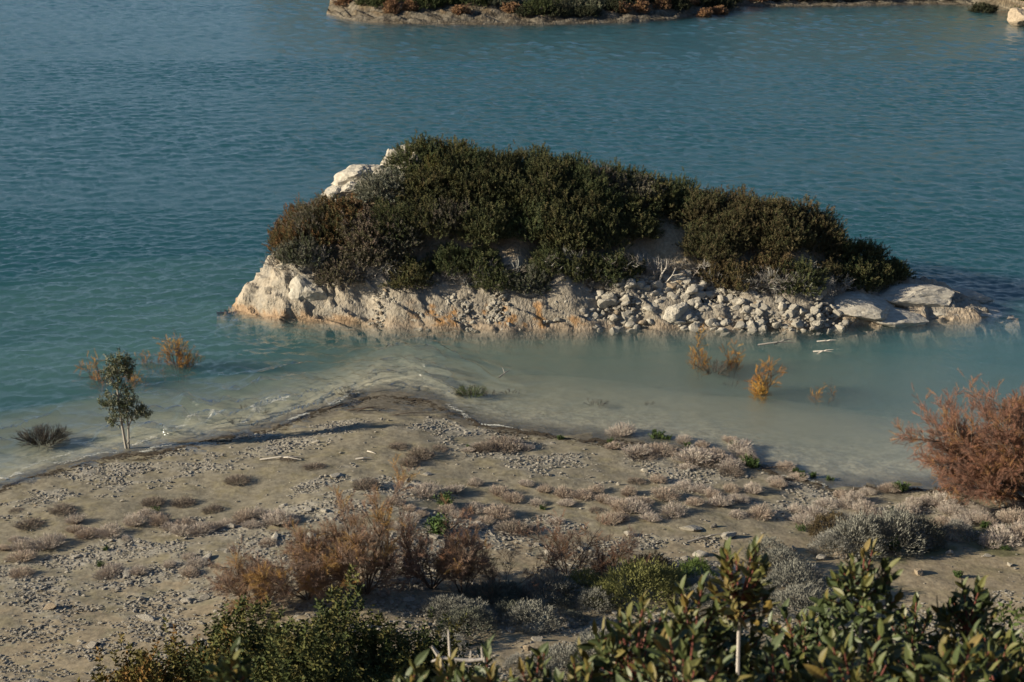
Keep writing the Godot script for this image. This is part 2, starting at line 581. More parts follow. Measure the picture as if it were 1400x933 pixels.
func build_islet():
	var nu := 262
	var nv := 98
	var v := PackedVector3Array()
	for j in nv:
		for i in nu:
			var x := -12.6 + i * 0.13
			var p := islet_at(x)
			var s := 0.0
			if j < 6:
				s = -2.2 + j * 0.33
			elif j < 62:
				s = -0.25 + (j - 6) * 0.06
			else:
				s = lerpf(3.11, maxf(p[1], 3.2) + 2.4, (j - 61) / 36.0)
			v.append(Vector3(x, islet_height(x, s, p), p[0] - s))
	var w := PackedVector3Array()
	var c := PackedColorArray()
	for j in nv:
		for i in nu:
			var a := v[j * nu + i]
			var du := v[j * nu + mini(i + 1, nu - 1)] - v[j * nu + maxi(i - 1, 0)]
			var dv := v[mini(j + 1, nv - 1) * nu + i] - v[maxi(j - 1, 0) * nu + i]
			var n := du.cross(dv).normalized()
			var talus := smoothstep(-5.8, -4.4, a.x) * (1.0 - smoothstep(13.0, 14.5, a.x))
			var q := Vector3(a.x, a.y * 1.2, a.z)
			var bed := q.dot(Vector3(0.42, 0.8, 0.3)) * 1.25 + noise.get_noise_3dv(q * 0.5 + Vector3(9, 2, 4)) * 0.7
			var ledge := bed - floorf(bed)
			var big := noise.get_noise_3dv(q * 0.4) * 0.2 + 0.2 * (ledge * ledge - 0.35) * (1.0 - 0.4 * talus)
			var fine := noise.get_noise_3dv(q * 3.0) * 0.03 + absf(noise.get_noise_3dv(q * 7.0)) * 0.025
			var gap := cells.get_noise_3dv(q * 1.15 + Vector3(noise.get_noise_3dv(q * 0.8), noise.get_noise_3dv(q * 0.8 + Vector3(5, 5, 5)), 0) * 0.8) + 1.0
			var crack := 1.0 - smoothstep(0.0, 0.2, gap)
			w.append(a + n * (big + fine - crack * 0.1 * (1.0 - 0.5 * talus)))
			var m := noise.get_noise_3dv(q * 0.9 + Vector3(3, 8, 1)) * 0.6 + noise.get_noise_3dv(q * 3.1) * 0.4
			var col := Color(0.5, 0.45, 0.37).lerp(Color(0.38, 0.355, 0.31), smoothstep(-0.1, 0.5, m))
			col = col.lerp(Color(0.34, 0.31, 0.26), talus * 0.7)
			# iron stain low on the rock
			col = col.lerp(Color(0.4, 0.22, 0.09), (1.0 - smoothstep(0.08, 0.3, a.y + m * 0.4)) * lerpf(0.55, 0.22, smoothstep(-7.0, -5.5, a.x)) * smoothstep(-0.3, -0.1, a.y))
			col = col.lerp(Color(0.48, 0.27, 0.11), smoothstep(0.2, 0.4, m) * smoothstep(-0.1, 0.05, a.y) * smoothstep(-5.0, -3.0, a.x) * (1.0 - smoothstep(2.0, 4.0, a.x)) * (1.0 - smoothstep(0.6, 1.1, a.y)) * 0.9)
			# earth under the scrub, and the bare tan scar between two thickets
			var back := v[nu * 9 + i].z - a.z
			var p4 := islet_at(a.x)
			col = col.lerp(Color(0.33, 0.27, 0.19), smoothstep(0.4, 1.0, back - p4[3] + m * 0.5) * smoothstep(-10.5, -9.5, a.x) * (1.0 - smoothstep(14.5, 16.0, a.x)))
			col = col.lerp(Color(0.5, 0.41, 0.28), exp(-pow((a.x - 7.0) / 1.2, 4.0)) * smoothstep(0.9, 1.6, a.y))
			c.append(col)
	var o := mesh_node("islet_rock", sheet(w, nu, nv, c), M.rock)
	kind(o, "structure")
	# bare outcrops and slabs of the same rock
	for r in [
		[-8.368, 0.822, -65.3, 2.603, 2.499, 1.792, -0.1, 2, "smooth cream rock face split by a dark crack beside the cliff tip", ""],
		[-6.829, 0.793, -65.4, 2.086, 2.294, 1.792, 0.4, 0, "cracked pale rock above the grey scree of the islet", ""],
		[1.48, 0.747, -64.9, 3.971, 2.279, 2.24, 0.1, 0, "large smooth grey rock rising from the middle of the islet bank", ""],
		[-1.853, 1.01, -65.1, 1.729, 1.729, 1.568, 0.7, 3, "cream and rusty rock knob above the small rubble of the islet", ""],
		[0.152, 0.154, -63.9, 2.39, 1.161, 1.12, -0.2, 3, "rust-orange rock slab at the islet waterline", ""],
		[4.42, 0.154, -63.9, 2.048, 0.751, 1.008, 0.1, 3, "low orange rock beside the rubble at the islet waterline", ""],
		[5.33, 1.148, -65.4, 0.902, 0.972, 0.896, 0.2, 3, "brown pitted boulder at the foot of the dark green thicket", ""],
		[6.832, 0.375, -63.7, 1.428, 1.224, 1.12, 0.5, 2, "big cream boulder in the rubble at the islet waterline", ""],
		[7.268, 0.98, -65.2, 2.148, 1.178, 1.344, 0.2, 0, "grey boulder with a shaded face below the tan scar", ""],
		[12.631, 0.153, -63.8, 1.023, 0.886, 0.896, 0.2, 2, "pale block at the end of the islet rubble bank", ""],
		[14.019, 0.186, -63.9, 0.956, 0.887, 0.784, 0.2, 3, "tan block at the water between rubble and smooth slabs", ""],
		[14.825, 0.361, -64.9, 4.151, 1.176, 3.136, 0.1, 0, "broad smooth slab sloping from the thicket to the water", ""],
		[16.143, 0.096, -64.5, 3.788, 0.827, 2.24, 0, 2, "low pale slab along the water beyond the rubble bank", ""],
		[17.189, 0.513, -65.8, 4.375, 1.05, 3.136, -0.2, 0, "humped grey slab at the low end of the islet", ""],
		[18.916, -0.02, -65.3, 4.007, 0.767, 2.24, 0.1, 2, "long pale slab at the low tip of the islet", ""],
		[19.72, -0.024, -67.5, 2.873, 0.934, 1.792, 0, 0, "low rock lying behind the pale tip slab", ""],
		[-7.661, 4.205, -69.2, 2.073, 1.172, 1.96, 0.2, 2, "white block standing highest over the cliff end of the islet", ""],
		[-6.64, 4.631, -69.8, 2.811, 1.632, 2.1, -0.3, 0, "knobbly white outcrop on the crest of the islet", ""],
		[-5.587, 4.707, -69.6, 1.899, 1.537, 1.82, 0.5, 0, "white outcrop beside the crest shrubs of the islet", ""],
		[-5.325, 5.304, -70.2, 1.182, 1.545, 1.4, 0.1, 2, "narrow white rock leaning on the highest shrubs of the islet", ""],
		[-4.87, 4.643, -69.0, 1.525, 1.346, 1.4, 0.8, 2, "small white outcrop above the grey-green shrub", ""],
		[-4.126, 5.674, -69.2, 0.806, 0.985, 0.84, 0.3, 2, "small pierced white rock poking out of the crest shrubs", ""],
		[-6.088, 4.972, -69.9, 1.632, 1.179, 1.68, 0.9, 0, "creamy knob between the highest white rocks on the islet", ""],
		[-4.772, 5.036, -69.6, 1.354, 1.354, 1.4, 0.2, 2, "pale rock wedged under the highest olive shrubs", ""],
		[-7.055, 4.447, -69.0, 1.796, 0.988, 1.68, 0.6, 0, "low white ledge beside the white block on the crest", ""],
		[-4.547, 5.823, -70.4, 1.182, 1.0, 1.26, 0.4, 2, "white rock edge showing behind the highest olive shrubs", ""],
		[51.955, 0.466, -166.0, 3.135, 2.299, 4.2, 0.3, 3, "pale rock at the tip of the far headland", ""],
		[53.903, 0.604, -168.0, 4.228, 2.959, 5.6, 0.8, 3, "larger pale rock behind the tip of the far headland", ""],
	]:
		var m := rock_shape(3, 16, 0.05, 0.45) if r[1] < 3.0 else rock_shape(3, 12, 0.085, 0.42)
		var b := mesh_node("rock_outcrop", m, M["stone_%d" % r[7]])
		b.position = Vector3(r[0], r[1], r[2])
		b.rotation = Vector3(rng.randf_range(-0.15, 0.15), r[6], rng.randf_range(-0.15, 0.15))
		b.scale = Vector3(r[3], r[4], r[5])
		tag(b, r[8], "rock", r[9])

# ---------------------------------------------------------------- far shores

func build_far_shores():
	var fx := [-41.0, -21.3, -20.1, -16.8, -13.5, -6.0, 3.0, 12.1, 17.7, 20.5, 24.1, 26.1, 32.8, 39.5, 46.4, 52.0, 54.7, 51.4, 53.2, 60.3, 112.0]
	var fz := [-235.5, -220.5, -175.5, -169.5, -167.0, -165.8, -165.8, -167.7, -170.8, -175.5, -179.0, -181.8, -182.6, -183.3, -184.8, -184.1, -179.7, -165.8, -164.0, -174.1, -234.1]
	var v := PackedVector3Array()
	var c := PackedColorArray()
	var nu := 300
	var nv := 70
	for j in nv:
		for i in nu:
			var x := -40.0 + i * 0.5
			var zf := far_z(x, fx, fz)
			var t := -3.0 + (j * 0.35 if j < 50 else 17.15 + (j - 49) * 4.0)
			var y := far_height(x, t)
			y += 0.25 * noise.get_noise_2d(x * 0.5, t * 0.6) * smoothstep(-0.5, 2.0, t) + 0.1 * noise.get_noise_2d(x * 1.7, t * 1.7)
			v.append(Vector3(x, y, zf - t))
			var n := noise.get_noise_2d(x * 0.4, t * 0.7) * 0.6 + noise.get_noise_2d(x * 1.5, t * 1.5) * 0.4
			var col := Color(0.3, 0.26, 0.2).lerp(Color(0.2, 0.165, 0.12), smoothstep(-0.2, 0.3, n))
			col = col.lerp(Color(0.33, 0.24, 0.15), smoothstep(0.8, 1.6, y + n))
			col = col.lerp(Color(0.15, 0.15, 0.08), smoothstep(1.6, 3.0, y + n * 1.5) * 0.8)
			c.append(col)
	var o := mesh_node("far_shore", sheet(v, nu, nv, c), M.far_ground)
	kind(o, "structure")
	# hills that close the lake in the distance
	v = PackedVector3Array()
	c = PackedColorArray()
	for j in 12:
		for i in 60:
			var x := -900.0 + i * 30.0
			var t := j / 11.0
			var y := -2.0 + sin(t * PI * 0.5) * (24.0 + 14.0 * noise.get_noise_2d(x * 0.004, 2.0)) + 4.0 * noise.get_noise_2d(x * 0.02, t * 4.0)
			v.append(Vector3(x, y, -620.0 - t * 500.0))
			c.append(Color(0.14, 0.14, 0.09))
	var h := mesh_node("hills", sheet(v, 60, 12, c), M.far_ground)
	kind(h, "structure")

func far_z(x: float, fx: Array, fz: Array) -> float:
	var i := 0
	while i < fx.size() - 2 and x > fx[i + 1]:
		i += 1
	return lerpf(fz[i], fz[i + 1], clampf((x - fx[i]) / (fx[i + 1] - fx[i]), 0.0, 1.0))

func far_height(x: float, t: float) -> float:
	if t < 0.0:
		return t * 1.5
	var y := 0.22 * t if t < 3.5 else 0.77 + 0.3 * (t - 3.5)
	return minf(y, 6.0 + 0.15 * t)

# ---------------------------------------------------------------- plant shapes

var tufts := []
var domes := []
var heath_spray: ArrayMesh
var leafy_spray: ArrayMesh
var plume: ArrayMesh
var twig_spray: ArrayMesh
var leaf_shapes := []

func shapes():
	# dry tuft: 1 wide, fine stems fanning from the root and forking at the ends
	for k in 6:
		var v := PackedVector3Array()
		var c := PackedColorArray()
		for i in 420:
			var a := rng.randf() * TAU
			var out := sqrt(rng.randf())
			var d := Vector3(cos(a) * out * 1.1, 0.25 + 0.85 * (1.0 - out * 0.75), sin(a) * out * 1.1).normalized()
			var p := Vector3(cos(a), 0, sin(a)) * out * 0.22
			var length := (0.36 + 0.1 * rng.randf()) * (1.0 + 0.25 * noise.get_noise_3dv(d * 2.0 + Vector3(k * 7, 0, 0)))
			var before := v.size()
			blade(v, p, d, length, 0.016)
			for q in 3:
				blade(v, p + d * length * rng.randf_range(0.55, 0.95), (d + any_way() * 0.7).normalized(), 0.11, 0.013)
			var col := shade_of([Color(0.43, 0.375, 0.325), Color(0.37, 0.32, 0.285), Color(0.47, 0.415, 0.36)])
			for q in v.size() - before:
				c.append(col)
		tufts.append(soup(v, c))
	# cushion: 1 wide, a dense dome of short shoots; tinted by its material
	for k in 5:
		var v := PackedVector3Array()
		for i in 4200:
			var d := any_way()
			d.y = absf(d.y)
			var lump := 1.0 + 0.22 * noise.get_noise_3dv(d * 2.2 + Vector3(0, k * 9, 0)) + 0.08 * noise.get_noise_3dv(d * 6.0)
			var r := lump * (0.36 + 0.12 * sqrt(rng.randf()))
			var p := Vector3(d.x * r, d.y * r * 1.15, d.z * r)
			blade(v, p, (d + Vector3(0, 0.5, 0) + any_way() * 0.6).normalized(), 0.055, 0.015)
		domes.append(soup(v))
	var h := PackedVector3Array()
	tube(h, Vector3.ZERO, Vector3(0, 0.3, 0), 0.006, 0.003, 3)
	for i in 20:
		var y := 0.02 + 0.3 * i / 20.0
		var a := i * 2.4
		diamond(h, Vector3(0, y, 0), Vector3(cos(a), 0.9, sin(a)).normalized(), 0.1, 0.032)
	heath_spray = soup(h)
	var l := PackedVector3Array()
	tube(l, Vector3.ZERO, Vector3(0, 0.1, 0), 0.003, 0.002, 3)
	for i in 10:
		var a := i * 2.4
		diamond(l, Vector3(0, 0.1 * i / 10.0, 0), Vector3(cos(a), 0.55, sin(a)).normalized(), 0.048, 0.022)
	leafy_spray = soup(l)
	var p := PackedVector3Array()
	tube(p, Vector3.ZERO, Vector3(0, 0.45, 0), 0.005, 0.002, 3)
	for i in 44:
		var a := i * 2.4
		blade(p, Vector3(0, 0.03 + 0.42 * i / 44.0, 0), Vector3(cos(a) * 0.9, 1.0, sin(a) * 0.9).normalized(), 0.15, 0.0085)
	plume = soup(p)
	var t := PackedVector3Array()
	for i in 5:
		var d := Vector3(rng.randf_range(-0.5, 0.5), 1, rng.randf_range(-0.5, 0.5)).normalized()
		tube(t, Vector3.ZERO, d * 0.4, 0.007, 0.003, 3)
		for q in 4:
			blade(t, d * rng.randf_range(0.12, 0.38), (d + any_way() * 0.9).normalized(), 0.16, 0.009)
	twig_spray = soup(t)
	for k in 10:
		stones.append(rock_shape(2, 12, 0.035, 0.6))
	for k in 8:
		chips.append(rock_shape(1, 9, 0.04, 0.62))
	pebble_shape = rock_shape(1, 7, 0.06, 0.6)
	for k in 4:
		leaf_shapes.append(broad_leaf(k))

func broad_leaf(k: int) -> ArrayMesh:
	# one leaf along +y, 1 long, folded along its midrib and bent back
	var v := PackedVector3Array()
	var bend: float = [0.05, 0.12, 0.2, 0.02][k]
	var wide: float = [0.19, 0.22, 0.205, 0.17][k]
	var rows := []
	for i in 7:
		var t := i / 6.0
		var half := wide * pow(sin(PI * pow(t, 0.85)), 0.8) if i > 0 and i < 6 else 0.012
		rows.append([Vector3(-half, t, -bend * t * t + half * 0.35), Vector3(0, t, -bend * t * t), Vector3(half, t, -bend * t * t + half * 0.35)])
	for i in 6:
		for s in 2:
			var a: Vector3 = rows[i][s]
			var b: Vector3 = rows[i][s + 1]
			var c: Vector3 = rows[i + 1][s]
			var d: Vector3 = rows[i + 1][s + 1]
			v.append(a); v.append(c); v.append(b)
			v.append(b); v.append(c); v.append(d)
	return soup(v)

func bush(o: Node3D, spray: Mesh, wide: float, high: float, count: int, colors: Array, size: float, upright: float, stem_parts := true):
	# a shrub's parts: stems from the root, and foliage spread through the outer half of an uneven crown
	var off := Vector3(rng.randf(), rng.randf(), rng.randf()) * 50.0
	if stem_parts:
		var v := PackedVector3Array()
		for i in 6:
			var a := TAU * i / 6.0 + rng.randf()
			var tip := Vector3(cos(a) * wide * 0.3, high * rng.randf_range(0.6, 0.8), sin(a) * wide * 0.3)
			var mid := tip * 0.5 + Vector3(0, -0.05 * high, 0)
			tube(v, Vector3(cos(a), 0, sin(a)) * 0.04, mid, 0.035 * high, 0.022 * high, 4)
			tube(v, mid, tip, 0.022 * high, 0.008 * high, 4)
		mesh_node("stem", soup(v), M.bark_dark, o)
	var places := []
	var tints := []
	for i in count:
		var d := any_way()
		d.y = absf(d.y) * 1.1 - 0.1
		var lump := 1.0 + 0.3 * noise.get_noise_3dv(d * 1.6 + off) + 0.2 * noise.get_noise_3dv(d * 4.0 + off)
		var r := lump * pow(rng.randf_range(0.2, 1.0), 0.45)
		var p := Vector3(d.x * wide * 0.5, maxf(d.y, -0.02) * high * 0.9, d.z * wide * 0.5) * r
		var dir := (d * (1.0 - upright) + Vector3.UP * upright + any_way() * 0.45).normalized()
		places.append(Transform3D(along(dir).scaled(Vector3.ONE * size * rng.randf_range(0.7, 1.25)), p))
		tints.append(shade_of(colors))
	many("foliage", spray, M.plant, places, tints, o)

func far_plants():
	var hues := {
		"green": [[Color(0.045, 0.06, 0.022), Color(0.06, 0.07, 0.025)], "dark green bush on the far shore", "dark green bushes on the far shore"],
		"dark": [[Color(0.03, 0.036, 0.018), Color(0.04, 0.042, 0.022)], "blackish low bush near the far waterline", "blackish bushes on the far shore"],
		"pale": [[Color(0.13, 0.14, 0.09), Color(0.17, 0.165, 0.11)], "pale grey-green scrub clump on the far shore", "pale scrub on the far shore"],
		"russet": [[Color(0.2, 0.115, 0.07), Color(0.24, 0.14, 0.07)], "russet leafless bush on the far shore", "russet bushes on the far shore"],
	}
	var fx := [-41.0, -21.3, -20.1, -16.8, -13.5, -6.0, 3.0, 12.1, 17.7, 20.5, 24.1, 26.1, 32.8, 39.5, 46.4, 52.0, 54.7, 51.4, 53.2, 60.3, 112.0]
	var fz := [-235.5, -220.5, -175.5, -169.5, -167.0, -165.8, -165.8, -167.7, -170.8, -175.5, -179.0, -181.8, -182.6, -183.3, -184.8, -184.1, -179.7, -165.8, -164.0, -174.1, -234.1]
	for b in [
		[2.874, -169.246, 3.785, 1.87, "green"],
		[-3.829, -171.66, 3.454, 1.167, "green"],
		[-9.174, -171.26, 3.063, 1.164, "green"],
		[-13.842, -172.323, 2.311, 1.025, "green"],
		[-15.499, -173.69, 1.863, 0.885, "green"],
		[-18.033, -175.696, 1.884, 1.044, "russet"],
		[-12.531, -169.956, 1.368, 1.444, "russet"],
		[-10.658, -170.432, 1.219, 1.014, "russet"],
		[-0.766, -171.66, 3.07, 1.021, "pale"],
		[6.888, -171.463, 2.3, 0.874, "pale"],
		[8.802, -171.416, 2.299, 0.874, "pale"],
		[5.37, -171.964, 3.075, 0.876, "pale"],
		[10.703, -171.165, 2.296, 0.872, "dark"],
		[11.446, -170.814, 1.528, 0.726, "russet"],
		[13.64, -171.524, 1.38, 0.874, "russet"],
		[15.896, -173.695, 1.863, 1.327, "russet"],
		[19.366, -177.142, 1.424, 0.752, "russet"],
		[20.658, -178.006, 2.385, 1.359, "dark"],
		[22.761, -178.87, 2.396, 1.366, "dark"],
		[17.887, -174.155, 2.335, 1.183, "dark"],
		[15.626, -175.208, 3.914, 1.041, "dark"],
		[12.385, -173.535, 3.878, 1.032, "dark"],
		[0.0, -169.699, 1.822, 0.577, "russet"],
		[-6.897, -171.761, 2.304, 0.875, "green"],
		[-5.294, -169.246, 1.514, 0.431, "russet"],
		[1.509, -168.794, 2.265, 0.574, "dark"],
		[4.532, -168.997, 3.024, 0.718, "dark"],
		[7.572, -169.402, 3.031, 0.576, "dark"],
		[20.512, -173.175, 1.084, 0.441, "russet"],
		[22.307, -175.173, 1.096, 0.446, "russet"],
		[-7.718, -173.147, 3.87, 0.882, "green"],
		[-1.542, -172.943, 3.865, 0.881, "green"],
		[4.636, -173.374, 4.649, 0.883, "green"],
		[10.092, -174.187, 4.67, 0.887, "green"],
		[-11.976, -173.302, 2.324, 0.736, "green"],
		[24.342, -181.912, 2.436, 0.771, "dark"],
		[27.944, -184.3, 2.467, 0.625, "russet"],
		[30.477, -184.732, 2.472, 0.626, "dark"],
		[33.021, -185.164, 2.478, 0.628, "russet"],
		[35.517, -185.265, 3.306, 0.628, "green"],
		[38.099, -185.799, 2.486, 0.63, "dark"],
		[41.549, -186.435, 3.326, 0.632, "pale"],
		[45.904, -187.274, 3.34, 0.635, "russet"],
		[49.968, -186.841, 3.333, 0.633, "pale"],
		[51.378, -177.338, 2.376, 0.602, "dark"],
		[53.201, -170.918, 1.376, 0.871, "green"],
		[54.884, -172.872, 1.545, 0.881, "green"],
	]:
		var k: Array = hues[b[4]]
		var t: float = far_z(b[0], fx, fz) - b[1]
		var o := thing("far_bush", Vector3(b[0], maxf(far_height(b[0], t), 0.0) - 0.1, b[1]), k[1], "bush", k[2])
		bush(o, heath_spray, b[2], b[3], 150 + int(60 * b[2]), k[0], 1.6, 0.5, false)

# ---------------------------------------------------------------- islet scrub and stones

